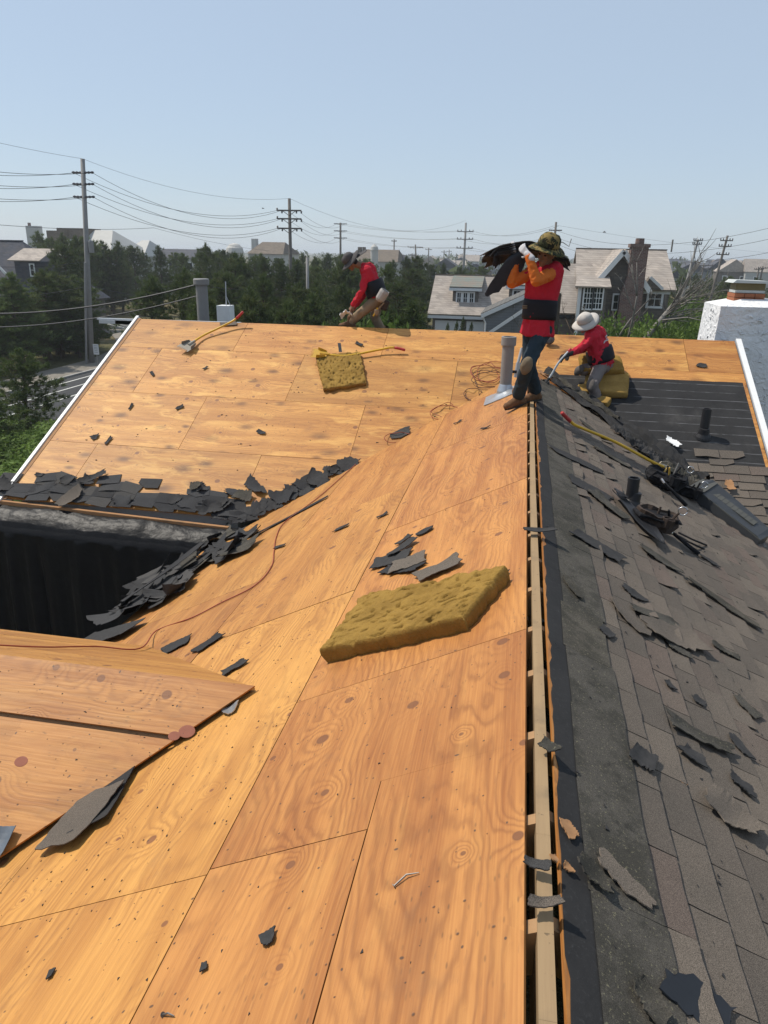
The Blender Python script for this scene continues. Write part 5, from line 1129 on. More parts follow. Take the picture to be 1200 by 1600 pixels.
crumbs('gable_crumbs', GNEAR, 80, (-3.2, -1.6, .05, .9), .0045, sh_tar, 'fine crumbs scattered over the side gable', 5, .021)
# nails
steel = plain('nail_steel', (.16, .15, .14), .5, .5, .3, 30, metal=.6)
def nail(fr, p0, p1, label, bend=.012):
    a = fr.px(*p0); b = fr.px(*p1); m = ((a[0] + b[0]) / 2 + bend, (a[1] + b[1]) / 2); P = [fr.P(a[0], a[1], .006), fr.P(m[0], m[1], .012), fr.P(b[0], b[1], .006)]
    mb = MB().tube(P, [.003, .003, .0015], 6); d = (P[1] - P[0]).normalized(); mb.lathe(P[0] - d * .001, [(.008, 0), (.008, .002)], ax=d, n=10); tag(mb.build('nail', steel, None, org=P[0]), label, 'nail')
nail(LEFT, (617, 1387), (656, 1366), 'bent roofing nail on the nearest plywood sheet'); nail(LEFT, (256, 1588), (274, 1590), 'short nail near the bottom left of the photo', .002)
nail(LEFT, (395, 755 + 40), (418, 795), 'nail at the edge of the left valley', .003)
# -- foam pads
def foam(name, fr, corners, th, mat, label, seed, nu=90, nv=70, pit=.03, rounding=.06):
    """corners: four (a, b) on the slope, counter-clockwise; top and sides one skin with torn pits"""
    c = [V((p[0], p[1], 0)) for p in corners]
    def surf(s, t):
        # border of the parameter square folds down to make the sides
        e = .10; ss = min(max((s - e) / (1 - 2 * e), 0), 1); tt = min(max((t - e) / (1 - 2 * e), 0), 1)
        dn = max(0, e - s, s - (1 - e), e - t, t - (1 - e)) / e
        p = c[0].lerp(c[1], ss).lerp(c[3].lerp(c[2], ss), tt)
        h = th * (1 - dn ** 1.5); ctr = (c[0] + c[1] + c[2] + c[3]) / 4; out = (p - ctr)
        edge = min(ss, 1 - ss, tt, 1 - tt)
        n1 = fbm((p.x * 14, p.y * 14, seed), 4); n2 = fbm((p.x * 5, p.y * 5, seed + 9), 3)
        pits = max(0, mnoise.noise(V((p.x * 34, p.y * 17, seed + 3))) - .22) * pit * (1 if edge > 0 else .3)
        p = p + out.normalized() * (.018 * n1 + .012 * math.sin(dn * 3.14) + (.02 * n2))
        h2 = h + (.010 * n1 - pits + .012 * n2) * (1 - dn * .8) - rounding * max(0, .05 - edge) ** 2 * 40 * (1 - dn)
        return fr.P(p.x, p.y, max(.0, h2))
    mb = MB().grid(surf, nu, nv); org = fr.P(ctr_(corners)[0], ctr_(corners)[1], 0); o = mb.build(name, mat, None, org=org, smooth=True); return tag(o, label, 'foam pad')
def ctr_(c): return (sum(p[0] for p in c) / len(c), sum(p[1] for p in c) / len(c))
FC = [LEFT.px(512, 1030, .02), LEFT.px(728, 975, .04), LEFT.px(786, 884, .09), LEFT.px(566, 930, .09)]
foam('foam_pad', LEFT, FC, .095, MATS['foam'], 'big torn ochre foam pad in the foreground on the left slope', 4, 150, 110, .10)
foam('foam_pad', FAR, [FAR.px(494, 558, .05), FAR.px(562, 550, .05), FAR.px(572, 599, .05), FAR.px(506, 609, .04)], .075, MATS['foam'], 'square ochre foam pad lying on the far plywood', 7, 90, 80, .09)
def foamblock(c, x, y, z, size, label, seed, mat='foam_pale'):
    mb = MB(); nx = 9
    bm = bmesh.new(); bmesh.ops.create_cube(bm, size=1.0); bmesh.ops.subdivide_edges(bm, edges=bm.edges, cuts=8, use_grid_fill=True)
    me = bpy.data.meshes.new('foam_pad'); x = V(x).normalized(); n = V(z).normalized(); y = n.cross(x)
    for v in bm.verts:
        p = v.co.copy(); k = max(abs(p.x), abs(p.y), abs(p.z)); q = p * (1 - .10 * (p.length / .866) ** 4)
        w = V((q.x * size[0], q.y * size[1], q.z * size[2])); w += w.normalized() * .012 * fbm(w * 9 + V((seed, 0, 0)), 3); v.co = x * w.x + y * w.y + n * w.z
    bm.to_mesh(me); bm.free(); me.materials.append(MATS[mat]); me.polygons.foreach_set('use_smooth', [True] * len(me.polygons))
    o = bpy.data.objects.new('foam_pad', me); COL.objects.link(o); o.location = c; return tag(o, label, 'foam pad')
fp = lambda px, py, c: FAR.pw(px, py, c)
foamblock(FAR.P(1.10, 1.38, .065), (1, -.1, 0), 0, FAR.n, (.62, .52, .12), 'large yellow foam block under the sitting worker', 2)
foamblock(FAR.P(1.02, 1.05, .17), (1, .15, 0), 0, FAR.n, (.62, .40, .11), 'upper foam block the worker sits on', 3, 'foam')
foamblock(FAR.P(.84, 1.55, .06), (1, .4, 0), 0, FAR.n, (.26, .20, .12), 'small torn foam lump left of the sitting worker boot', 5)
foamblock(FAR.P(1.0, 1.78, .05), (1, -.5, 0), 0, FAR.n, (.28, .16, .10), 'small foam lump under the sitting worker boot', 6)
# -- shovels
yel = plain('yellow_fibreglass', (.64, .37, .02), .4, .45, .1, 6); red = plain('red_grip', (.42, .03, .03), .5, .4, .1, 6); blade_m = plain('blade_steel', (.30, .27, .22), .45, .5, .3, 10, metal=.5); yblade = plain('yellow_blade', (.52, .30, .03), .45, .4, .15, 8)
def smooth_path(P, n=6):
    P = [V(p) for p in P]; out = []
    for i in range(len(P) - 1):
        a = P[max(i - 1, 0)]; b = P[i]; c = P[i + 1]; d = P[min(i + 2, len(P) - 1)]
        for k in range(n):
            t = k / n; out.append(.5 * ((2 * b) + (c - a) * t + (2 * a - 5 * b + 4 * c - d) * t * t + (3 * b - a - 3 * c + d) * t ** 3))
    return out + [P[-1]]
def shovel(label, path, nrm, bl, bw, bmat, hmat=None, grip=.14, r=.017):
    """path: blade end first; a notched tear-off blade, a bent handle and a red grip"""
    P = [V(p) for p in path]; e = empty('tear_off_shovel', P[0], label, 'shovel'); sp = smooth_path(P, 6)
    L = 0; cut = len(sp) - 1
    while cut > 1 and L < grip: L += (sp[cut] - sp[cut - 1]).length; cut -= 1
    MB().tube(sp[:cut + 1], r, 9).build('handle', hmat or yel, e, smooth=True); MB().tube(sp[cut:], [r * 1.25] * (len(sp) - cut - 1) + [r * 1.1], 9).build('grip', red, e, smooth=True)
    d = (P[0] - P[1]).normalized(); nrm = V(nrm).normalized(); s = d.cross(nrm).normalized(); u = s.cross(d)
    prof = [(-.06, bw * .30), (0, bw * .42), (bl * .35, bw * .5), (bl, bw * .5)]; mb = MB(); pts = [P[0] + d * x + s * w for x, w in prof]
    nt = 7
    for k in range(nt):
        w = bw * .5 - bw * (k + .5) / nt; pts.append(P[0] + d * (bl - .03) + s * (w + bw * .3 / nt)) if k else None
        pts.append(P[0] + d * (bl + .012) + s * w)
        pts.append(P[0] + d * (bl - .03) + s * (w - bw * .3 / nt)) if k < nt - 1 else None
    pts += [P[0] + d * x - s * w for x, w in prof[::-1]]
    mb.prism(pts, u * .004); mb.build('blade', bmat, e)
    rb = MB()
    for k in (-1, 1): rb.prism([P[0] + d * (-.05) + s * k * bw * .28, P[0] + d * (bl * .55) + s * k * bw * .44, P[0] + d * (bl * .5) + s * k * bw * .44 + u * .05, P[0] + d * (-.04) + s * k * bw * .28 + u * .03], s * k * .004)
    for i, pr in enumerate((rb,)): tag(pr.build('blade_rib', bmat, e), kind='stuff')
    MB().tube([P[0] - d * .10, P[0] + d * .05], [r * 1.3, r * 1.6], 9).build('socket', bmat, e); return e
shovel('yellow tear-off shovel with red grip leaning at the left of the far ridge', [fp(298, 537, .07), fp(318, 524, .05), fp(345, 511, .08), fp(366, 500, .12), fp(380, 487, .22)], (0, -.8, .6), .20, .22, blade_m)
shovel('yellow tear-off shovel under the far foam pad', [fp(505, 553, .09), fp(540, 556, .06), fp(590, 547, .07), fp(613, 543, .09), fp(633, 547, .06)], (0, -.5, .9), .18, .22, yblade)
tl = MB().bar(fp(532, 550, .06), fp(530, 536, .16), .05, .008); tag(tl.build('pry_bar', steel, None, org=fp(532, 550, .06)), 'small grey pry bar upright behind the far foam pad', 'tool')
rp_ = lambda x, y, c: RIGHT.pw(x, y, c)
shovel('yellow handled shovel lying on the right shingle slope', [rp_(1040, 730, .10), rp_(1020, 722, .10), rp_(960, 690, .09), rp_(905, 667, .09), rp_(893, 660, .10), rp_(878, 645, .16)], RIGHT.n, .22, .22, blade_m, grip=.17)
# -- tools on the right slope
leather = plain('dark_leather', (.045, .030, .022), .7, .3, .3, 20, bump=.3); blackcloth = plain('black_cloth', (.014, .014, .016), .85, .2, .2, 15, bump=.3); chrome = plain('chrome', (.55, .55, .56), .25, .6, .1, metal=.9)
brass = plain('brass', (.45, .28, .05), .4, .5, .15)
def pouch(label, c, nrm, s, mat, tools):
    e = empty('tool_pouch', c, label, 'tool pouch'); c = V(c); up = (V(nrm) * .6 + V((0, 0, .6))).normalized()
    rr = random.Random(int(s * 1000)); prof = [(s * .32, 0), (s * .46, s * .12), (s * .52, s * .45), (s * .56, s * .82), (s * .50, s * .82), (s * .44, s * .3)]
    sl_ = lambda mb: setattr(mb, 'v', [c + (v - c) - up * ((v - c).dot(up) * (.30 + .22 * mnoise.noise((v - c) * 7 + V((s * 40, 0, 0))))) + V((mnoise.noise((v - c) * 9), mnoise.noise((v - c) * 9 + V((5, 0, 0))), 0)) * s * .22 for v in mb.v]) or mb
    sl_(MB().lathe(c, prof, ax=up, n=18, sx=1.35, sy=.85)).build('bag', mat, e, smooth=False)
    sl_(MB().lathe(c + up * s * .58, [(s * .56, 0), (s * .57, s * .03), (s * .57, s * .10), (s * .56, s * .13)], ax=up, n=18, sx=1.35, sy=.85)).build('strap', blackcloth, e)
    MB().lathe(c + up * s * .25 + V((.05, -s * .42, 0)), [(s * .2, 0), (s * .22, s * .3), (s * .17, s * .3), (s * .15, .03)], ax=up, n=10).build('side_pocket', mat, e)
    for i in range(tools):
        a = c + up * s * .4 + V((rr.uniform(-.1, .1), rr.uniform(-.08, .08), 0)); d = (up + V((rr.uniform(-.5, .5), rr.uniform(-.5, .5), 0))).normalized()
        MB().tube([a, a + d * s * rr.uniform(.3, .5)], [.012, .009], 7).build('tool_handle', rr.choice((steel, brass, blackcloth, blackcloth, leather)), e)
    ring = [c + up * s * .75 + V((s * .62 + .035 * math.cos(t), -.03, .035 * math.sin(t))) for t in np.linspace(0, 6.1, 14)]
    MB().tube(ring, .005, 6).build('ring', chrome, e, smooth=True); return e
pouch('round dark leather tool pouch beside the torn flashing', rp_(1022, 826, .02), RIGHT.n, .24, leather, 3)
pouch('black cloth tool pouch stuffed with tools below the yellow shovel', rp_(1035, 762, .02), RIGHT.n, .30, blackcloth, 6)
pouch('flat black tool pouch beside the long black vent', rp_(1072, 775, .02), RIGHT.n, .20, blackcloth, 3)
def hammer(label, a, b, r=.016):
    a = V(a); b = V(b); e = empty('hammer', a, label, 'hammer'); d = (b - a).normalized(); MB().tube([a, a.lerp(b, .5), b], [r * .8, r, r * 1.25], 8).build('handle', blackcloth, e, smooth=True)
    s = d.cross(RIGHT.n).normalized(); MB().tube([a - s * .06, a - s * .03, a + s * .05, a + s * .10 - d * .03], [.016, .013, .012, .004], 8).build('head', chrome, e, smooth=True)
hammer('black handled hammer hanging from the leather pouch', rp_(1050, 832, .06), rp_(1092, 866, .035)); hammer('black handled hammer beside the long black vent', rp_(1036, 752, .14), rp_(1072, 790, .04))
for k, (x0, y0, x1, y1) in enumerate(((1055, 835, 1100, 858), (1060, 832, 1104, 852))): tag(MB().tube([rp_(x0, y0, .03), rp_((x0 + x1) / 2, (y0 + y1) / 2 + 1, .05), rp_(x1, y1, .02)], .008, 6).build('strap', blackcloth, None, org=rp_(x0, y0, .03)), 'loose black strap by the leather pouch, the %s one' % ('lower', 'upper')[k], 'strap')
def bar_scrap(): pass
scrap(RIGHT, (958, 778), (1030, 858), .20, black_plastic, 'torn black rubber flashing sheet around the pipe on the right slope', lift=.03, curl=.05, jag=.25, seed=61, name='rubber_flashing')
scrap(RIGHT, (952, 775), (972, 790), .12, black_plastic, 'curled black flap at the top of the torn flashing', lift=.06, curl=.09, seed=63, name='rubber_flap')
kp = rp_(962, 656, .03); e = MB().lathe(kp, [(.13, 0), (.135, .03), (.12, .09), (.07, .14), (.02, .155)], ax=(.3, -.5, .8), n=18, sx=1.1).build('knee_pad', plain('grey_rubber', (.07, .07, .072), .6, .3, .15), None, org=kp, smooth=True); tag(e, 'dark grey domed knee pad at the edge of the felt', 'knee pad')
# long black roof vent
A = rp_(1066, 772, .0); B = rp_(1182, 852, .0); d = (B - A); LV = d.length; d.normalize(); nv = RIGHT.n; s = nv.cross(d).normalized()
if s.y < 0: s = -s
rv = empty('roof_vent', A, 'long black off-ridge roof vent lying low on the right slope', 'roof vent'); mb = MB()
def vsec(x, h, w): return [A + d * x, A + d * x + nv * h * .62, A + d * x + nv * h * 1.35 + s * w * .8, A + d * x + s * w]
secs = [vsec(0, .15, .34), vsec(.10, .20, .36), vsec(LV * .5, .17, .36), vsec(LV - .05, .13, .34), vsec(LV, .10, .32)]
vs = [p for q in secs for p in q]; mb.add(vs, [(i * 4 + k, i * 4 + (k + 1) % 4, i * 4 + 4 + (k + 1) % 4, i * 4 + 4 + k) for i in range(4) for k in range(4)] + [(3, 2, 1, 0), (16, 17, 18, 19)]); mb.build('hood', plain('vent_metal', (.030, .031, .033), .42, .5, .15, 6), rv)
MB().add([A + d * -.05 - s * .03 + nv * .012, A + d * (LV + .06) - s * .03 + nv * .012, A + d * (LV + .06) + s * .45 + nv * .012, A + d * -.05 + s * .45 + nv * .012], [(0, 1, 2, 3)]).build('flange', black_plastic, rv)
grey_top = plain('vent_grey', (.075, .075, .068), .7, .3, .2, 8)  # paler grey than the hood, for end cap, louvres and seam
MB().prism([A + d * .01 + nv * .10, A + d * .17 + nv * .128, A + d * .17 + nv * .268 + s * .28, A + d * .01 + nv * .212 + s * .27], nv * .006).build('end_cap', grey_top, rv)
for i in range(9):
    x = .25 + (LV - .45) * i / 8; h = .185 - .05 * x / LV; MB().box(A + d * x + s * .15 + nv * (h * .98 + .008), (.075, .09, .012), d, (s * .88 + nv * .4).normalized()).build('louvre', grey_top, rv)
MB().bar(A + d * .10 + nv * .126 + s * .002, A + d * LV + nv * .064 + s * .002, .012, .012, nv).build('seam', grey_top, rv)
# -- cords
def cord(label, pts, r, mat, name='extension_cord', n=7): return tag(MB().tube(smooth_path(pts, n), r, 6).build(name, mat, None, org=pts[0], smooth=True), label, 'cord')
CR = .0048
cord_red = plain('red_cord', (.28, .065, .035), .6, .3, .1); cord_brown = plain('brown_hose', (.085, .035, .025), .6, .3, .15)
lp = lambda x, y, c=.010: LEFT.pw(x, y, c)
cord('thin red cord running down the left slope and over the side gable', [lp(600, 690), lp(560, 722), lp(500, 775), lp(446, 815), lp(432, 838), lp(428, 862), lp(424, 885), lp(398, 915), lp(345, 942), lp(300, 965), lp(245, 985), GFAR.P(-2.75, 1.2, .03), GFAR.pw(150, 1010, .03), GFAR.pw(70, 1011, .03), GFAR.pw(-20, 1007, .03), GFAR.pw(-90, 1003, .03)], .0055, cord_red)
cord('dark hose lying along the left valley up to the coil', [FAR.pw(545, 728, .02), lp(590, 702, .02), lp(640, 673, .02), lp(690, 645, .02), lp(725, 625, .02), lp(760, 603, .02), lp(785, 590, .03), lp(806, 576, .04)], .011, cord_brown)
rl = random.Random(31)
def loops(label, cx, cy, rx, ry, n, r, mat, name='extension_cord'):
    pts = []; k = int(n * 9)
    for i in range(k):
        t = 2 * math.pi * i / 9; w = 1 + .35 * math.sin(i * .7) + rl.uniform(-.25, .25); pts.append(FAR.pw(cx + i * .4 + rx * w * math.cos(t), cy + ry * w * math.sin(t) - i * .12, .015 + .05 * rl.random()))
    return cord(label, pts, r, mat, name)
loops('coil of red brown hose beside the tall grey vent pipe', 757, 580, 24, 14, 3.2, CR, cord_red, 'hose_coil'); loops('second looser coil of brown hose beside the vent pipe', 764, 590, 27, 13, 2.2, CR, cord_brown, 'hose_coil')
loops('loose cord loop left of the vent pipe coil', 735, 612, 12, 10, 1.6, CR, cord_brown, 'cord_loop'); loops('cord loops halfway along the left valley', 692, 640, 19, 12, 2.0, CR, cord_red, 'cord_loop'); loops('lowest single cord loop on the far plywood', 622, 681, 22, 9, 1.2, CR, cord_red, 'cord_loop')
# small nail gun / tool by the pipe
tp_ = lp(806, 592, .05); e = empty('nail_gun', tp_, 'grey nail gun behind the standing worker legs', 'nail gun')
MB().tube([tp_ + V((0, 0, .02)), tp_ + V((.02, .02, .22))], .035, 10).build('body', metal, e); MB().tube([tp_ + V((.01, .02, .2)), tp_ + V((.05, .05, .42))], .02, 8).build('magazine', grey_trim, e); MB().tube([tp_ + V((0, -.02, .1)), tp_ + V((-.1, -.04, .1))], .02, 8).build('handle', blackcloth, e)
bl_ = FAR.pw(858, 530, .09); tag(MB().lathe(bl_, [(.03, -.05), (.07, -.04), (.085, 0), (.07, .04), (.03, .05)], ax=(0, -1, .3), n=16).build('cap', plain('black_white_cap', (.10, .10, .10), .7, .3, .9, 30), None, org=bl_), 'black and white glove bundle on the far plywood behind the worker', 'glove')
# ------------------------------------------------------------------ the three roofers
def orth(d):
    a = d.cross(V((0, 0, 1)))
    if a.length < 1e-3: a = d.cross(V((1, 0, 0)))
    a.normalize(); return a, d.cross(a)
def caps(mb, p0, r0, p1, r1, n=12, flat=None):
    """tapered capsule; flat=(axis, k) squashes the section along axis"""
    p0 = V(p0); p1 = V(p1); d = p1 - p0; L = d.length
    if L < 1e-5: d = V((0, 0, 1)); L = 1e-5
    d.normalize(); a, b = orth(d); rings = []
    for t in (-80, -50, -20): q = math.radians(t); rings.append((p0 + d * (r0 * math.sin(q)), r0 * math.cos(q)))
    for s in (0, .33, .66, 1): rings.append((p0.lerp(p1, s), r0 + (r1 - r0) * s))
    for t in (20, 50, 80): q = math.radians(t); rings.append((p1 + d * (r1 * math.sin(q)), r1 * math.cos(q)))
    vs = []
    for c, r in rings:
        for k in range(n):
            t = 2 * math.pi * k / n; o = (a * math.cos(t) + b * math.sin(t)) * r
            if flat: ax = V(flat[0]).normalized(); o = o - ax * (o.dot(ax) * (1 - flat[1]))
            vs.append(c + o)
    m = len(rings); fs = [(i * n + k, i * n + (k + 1) % n, (i + 1) * n + (k + 1) % n, (i + 1) * n + k) for i in range(m - 1) for k in range(n)]
    mb.add(vs, fs + [list(range(n))[::-1], [(m - 1) * n + k for k in range(n)]])
def ell(mb, c, r, ax=None):
    """ellipsoid with half sizes r along the axes ax"""
    ax = ax or (V((1, 0, 0)), V((0, 1, 0)), V((0, 0, 1))); c = V(c); n = 14; m = 9; vs = []
    for i in range(m + 1):
        q = math.pi * (i / m - .5) * .98
        for k in range(n): t = 2 * math.pi * k / n; vs.append(c + ax[0] * (r[0] * math.cos(q) * math.cos(t)) + ax[1] * (r[1] * math.cos(q) * math.sin(t)) + ax[2] * (r[2] * math.sin(q)))
    fs = [(i * n + k, i * n + (k + 1) % n, (i + 1) * n + (k + 1) % n, (i + 1) * n + k) for i in range(m) for k in range(n)]
    mb.add(vs, fs + [list(range(n))[::-1], [m * n + k for k in range(n)]])
def blob(name, mb, voxel, mat, parent, smooth=4, wr=None, cut=None):
    """fuses overlapping solids into one continuous skin; wr=(amp, freq, stretch) adds cloth folds"""
    me = bpy.data.meshes.new(name); org = wloc(parent); me.from_pydata([tuple(p - org) for p in mb.v], [], mb.f); me.update()
    bm = bmesh.new(); bm.from_mesh(me); bmesh.ops.recalc_face_normals(bm, faces=bm.faces); bm.to_mesh(me); bm.free()
    o = bpy.data.objects.new(name, me); COL.objects.link(o); o.location = org
    r = o.modifiers.new('r', 'REMESH'); r.mode = 'VOXEL'; r.voxel_size = voxel
    s = o.modifiers.new('s', 'SMOOTH'); s.factor = .5; s.iterations = smooth
    dg = bpy.context.evaluated_depsgraph_get(); nm = bpy.data.meshes.new_from_object(o.evaluated_get(dg)); o.modifiers.clear(); o.data = nm; nm.name = name
    if wr:
        amp, fq, st = wr; nm.update(); N = [v.normal.copy() for v in nm.vertices]
        for v, n in zip(nm.vertices, N):
            p = v.co; q = V((p.x * fq, p.y * fq, p.z * fq * st)); k = fbm(q, 3); k = (1 - abs(k) * 2.2) * .6 + k * .4; v.co = p + n * (amp * (k - .35))
    nm.materials.clear(); nm.materials.append(mat); nm.polygons.foreach_set('use_smooth', [True] * len(nm.polygons)); nm.update(); setparent(o, parent); return o
skin_m = plain('skin', (.24, .125, .075), .55, .35, .10, 25); red_shirt = plain('red_shirt', (.46, .018, .035), .85, .2, .12, 14); orange_sleeve = plain('orange_sleeve', (.60, .15, .025), .85, .2, .12, 14)
jeans = plain('dark_jeans', (.026, .040, .052), .9, .15, .25, 16); tan_pants = plain('tan_trousers', (.25, .185, .12), .9, .15, .22, 14); grey_pants = plain('grey_trousers', (.17, .145, .135), .9, .15, .22, 14)
boot_m = plain('work_boot', (.13, .065, .030), .75, .25, .3, 22); dark_boot = plain('dark_boot', (.05, .038, .032), .8, .2, .3, 22); sole_m = plain('boot_sole', (.03, .026, .022), .85)
belt_m = plain('black_belt', (.010, .010, .014), .7, .25, .15, 20); glove_w = plain('white_glove', (.50, .49, .50), .85, .2, .1, 20); glove_k = plain('dark_glove', (.03, .028, .028), .85, .2, .1, 20)
pad_m = plain('knee_pad_tan', (.17, .135, .09), .85, .2, .2, 16); hat_pale = plain('pale_hat', (.50, .46, .42), .9, .15, .08, 20); hat_grey = plain('grey_hat', (.085, .08, .08), .9, .15, .1, 20); hair_m = plain('black_hair', (.012, .010, .009), .7, .3)
cam_ = NT('camouflage', .9, .15); p = cam_.obj(); n1 = cam_.noise(p, 16.0, 2, .5, .6); n2 = cam_.noise(p, 22.0, 2, .5, .9)
cam_.col(cam_.mix(cam_.ss(n2, .52, .56), cam_.mix(cam_.ss(n1, .47, .51), (.05, .055, .025), (.22, .16, .06)), (.018, .018, .013))); camo = cam_.mat
def hand(mb, wrist, d, palm_n, side, curl, k=1.0, r=.0095):
    """palm and five fingers: d towards the fingertips, palm_n out of the palm, side = thumb side"""
    d = V(d).normalized(); pn = V(palm_n); pn = (pn - d * pn.dot(d)).normalized(); s = d.cross(pn).normalized() * side; w = V(wrist); L = .088 * k
    for q in (-.026, -.009, .009, .026): caps(mb, w + s * q * .6, .015 * k, w + d * L + s * q, .0125 * k, 8)
    for i, (q, l) in enumerate(((.031, .066), (.0105, .075), (-.0105, .070), (-.031, .054))):
        p = w + d * L + s * q * 1.05; a = d; c = curl * (1 + .12 * i)
        for seg in (.42, .33, .25):
            a = (a * math.cos(c) + pn * math.sin(c)).normalized(); e = p + a * (l * seg * k * 1.15); caps(mb, p, r * k, e, r * k * .92, 8); p = e
    t = w + d * L * .25 + s * .03; a = (d * .55 + s * .75 + pn * .35).normalized()
    for seg in (.036, .028): e = t + a * seg * k; caps(mb, t, .0115 * k, e, .010 * k, 8); t = e; a = (a * .6 + d * .5 + pn * .45).normalized()
def person(label, J, face, mats, hands, boots, hat, belt, fold=(.022, 10, .75)):
    """J: joints in the world; A is the near side, B the far side"""
    e = empty('person', J['base'], label, 'person'); g = lambda k: V(J[k]); f = V(face).normalized()
    up = (g('head') - g('neck')); up = (up - f * up.dot(f)).normalized(); sd = f.cross(up).normalized(); H = g('head')
    # ---- body: one skin
    b = MB(); chest = (g('shA') + g('shB')) / 2; pel = (g('hipA') + g('hipB')) / 2
    caps(b, chest, .115, pel, .115); caps(b, g('shA'), .062, g('shB'), .062); caps(b, g('hipA'), .09, g('hipB'), .09)
    for s in 'AB':
        caps(b, g('sh' + s), .055, g('el' + s), .042); caps(b, g('el' + s), .042, g('wr' + s), .029)
        caps(b, g('hip' + s), .085, g('kn' + s), .056); caps(b, g('kn' + s), .056, g('an' + s), .038); caps(b, g('an' + s), .04, g('an' + s) + V(boots[s]) * .055, .035)
        d, pn, sg_, cu = hands[s]; hand(b, g('wr' + s), d, pn, sg_, cu)
    caps(b, chest + (g('neck') - chest) * .3, .07, g('neck'), .056); caps(b, g('neck'), .056, H, .06)
    ax = (sd, f, up)
    ell(b, H + up * .02, (.076, .096, .11), ax); ell(b, H - up * .055 + f * .035, (.052, .056, .056), ax); ell(b, H - up * .10 + f * .062, (.026, .024, .022), ax)     # skull, jaw, chin
    caps(b, H + f * .092 + up * .02, .010, H + f * .112 - up * .022, .015); ell(b, H + f * .083 + up * .034, (.052, .018, .012), ax); ell(b, H + f * .086 - up * .055, (.024, .014, .010), ax)   # nose, brow, lips
    for s in (-1, 1): ell(b, H + sd * s * .079 - f * .005, (.010, .022, .034), ax); ell(b, H + sd * s * .045 + f * .062 - up * .02, (.022, .02, .02), ax)
    body = blob('body', b, .0075, mats['skin'], e, 2)
    ey = MB()
    for s in (-1, 1):
        x = MB(); ell(x, H + sd * s * .032 + f * .086 + up * .012, (.014, .008, .008), ax); x.build('eye', hair_m, body, smooth=True)
    hr = MB(); ell(hr, H + up * .035 - f * .018, (.080, .092, .10), ax); ell(hr, H - f * .05 - up * .02, (.068, .055, .07), ax); blob('hair', hr, .012, hair_m, e, 3)
    # ---- shirt
    ft_ = J.get('fat', 0.0); t = MB(); caps(t, chest, .135 + ft_, pel.lerp(chest, .15), .135 + ft_); caps(t, g('shA'), .078, g('shB'), .078)
    for s in 'AB': caps(t, g('sh' + s).lerp(chest, .15), .105 + ft_, g('hip' + s).lerp(chest, .12), .105 + ft_)
    if 'belly' in J: ell(t, J['belly'][0], J['belly'][1])
    axt = (pel - chest).normalized(); wt = (g('hipA') - g('hipB')); wt = (wt - axt * wt.dot(axt)).normalized(); dt = wt.cross(axt); hv = []
    for hs, hr in ((-.22, .96), (-.10, 1.0), (.0, 1.06), (J.get('hem', .06), 1.14)):
        for j in range(24): th = 2 * math.pi * j / 24; hv.append(pel + axt * (hs + .012 * math.sin(3 * th) * (hs > 0)) + wt * (.172 * hr * (1 + .04 * math.sin(7 * th)) * math.cos(th)) + dt * (.150 * hr * (1 + .05 * math.sin(6 * th)) * math.sin(th)))
    t.add(hv, [(i * 24 + j, i * 24 + (j + 1) % 24, (i + 1) * 24 + (j + 1) % 24, (i + 1) * 24 + j) for i in range(3) for j in range(24)] + [list(range(24))[::-1], [72 + j for j in range(24)]]); caps(t, chest, .08, chest.lerp(g('neck'), .75), .066)
    sl = t if mats['sleeve'] is mats['shirt'] else MB()
    for s in 'AB':
        if sl is not t: caps(t, g('sh' + s), .078, g('sh' + s).lerp(g('el' + s), .35), .07)
        caps(sl, g('sh' + s).lerp(g('el' + s), 0 if sl is t else .3), .072, g('el' + s), .058); caps(sl, g('el' + s), .058, g('el' + s).lerp(g('wr' + s), .95), .042)
    shirt = blob('shirt', t, .012, mats['shirt'], e, 4, fold)
    if sl is not t:
        for s in 'AB':
            q = MB(); caps(q, g('sh' + s).lerp(g('el' + s), .3), .071, g('el' + s), .06); caps(q, g('el' + s), .06, g('el' + s).lerp(g('wr' + s), .95), .043); blob('sleeve', q, .010, mats['sleeve'], e, 3, (.011, 16, 2.0))
    # ---- trousers, knee pads, boots
    q = MB(); caps(q, g('hipA'), .115, g('hipB'), .115); caps(q, pel, .12, pel.lerp(chest, .2), .12)
    for s in 'AB': caps(q, g('hip' + s), .100, g('kn' + s), .080); caps(q, g('kn' + s), .080, g('an' + s) + (g('kn' + s) - g('an' + s)) * .10, .074)
    blob('trousers', q, .012, mats['pants'], e, 4, (.013, 9, .7))
    for s in mats.get('pads', ''):
        k = g('kn' + s); fw = (k - (g('hip' + s) + g('an' + s)) / 2); fw = (fw.normalized() if fw.length > .02 else V((0, -1, 0))); dn = (g('an' + s) - g('hip' + s)).normalized(); rt_ = fw.cross(dn).normalized()
        q = MB(); ell(q, k + fw * .05 + dn * .01, (.066, .05, .105), (rt_, fw, dn)); pd = blob('knee_pad', q, .010, mats['pad'], e, 2, (.006, 14, 1))
        q = MB(); caps(q, k - dn * .05, .083, k - dn * .03, .083); caps(q, k + dn * .07, .080, k + dn * .09, .080); 
    for s in 'AB':
        a = g('an' + s); t0 = g('toe' + s); dn = V(boots[s]); dr = (t0 - a); dr = (dr - dn * dr.dot(dn)).normalized(); q = MB(); heel = a - dr * .055 + dn * .06; t0 = a + dr * .165 + dn * .062
        caps(q, a - dn * .07, .060, a + dn * .04, .056); caps(q, heel + dn * .0, .043, t0, .042); caps(q, a + dn * .03, .055, t0 - dr * .05 - dn * .01, .046); caps(q, t0 - dr * .09 - dr.cross(dn) * .012, .046, t0 - dr * .02 + dr.cross(dn) * .010, .042)
        bo = blob('boot', q, .009, mats['boot'], e, 3, (.004, 20, 1))
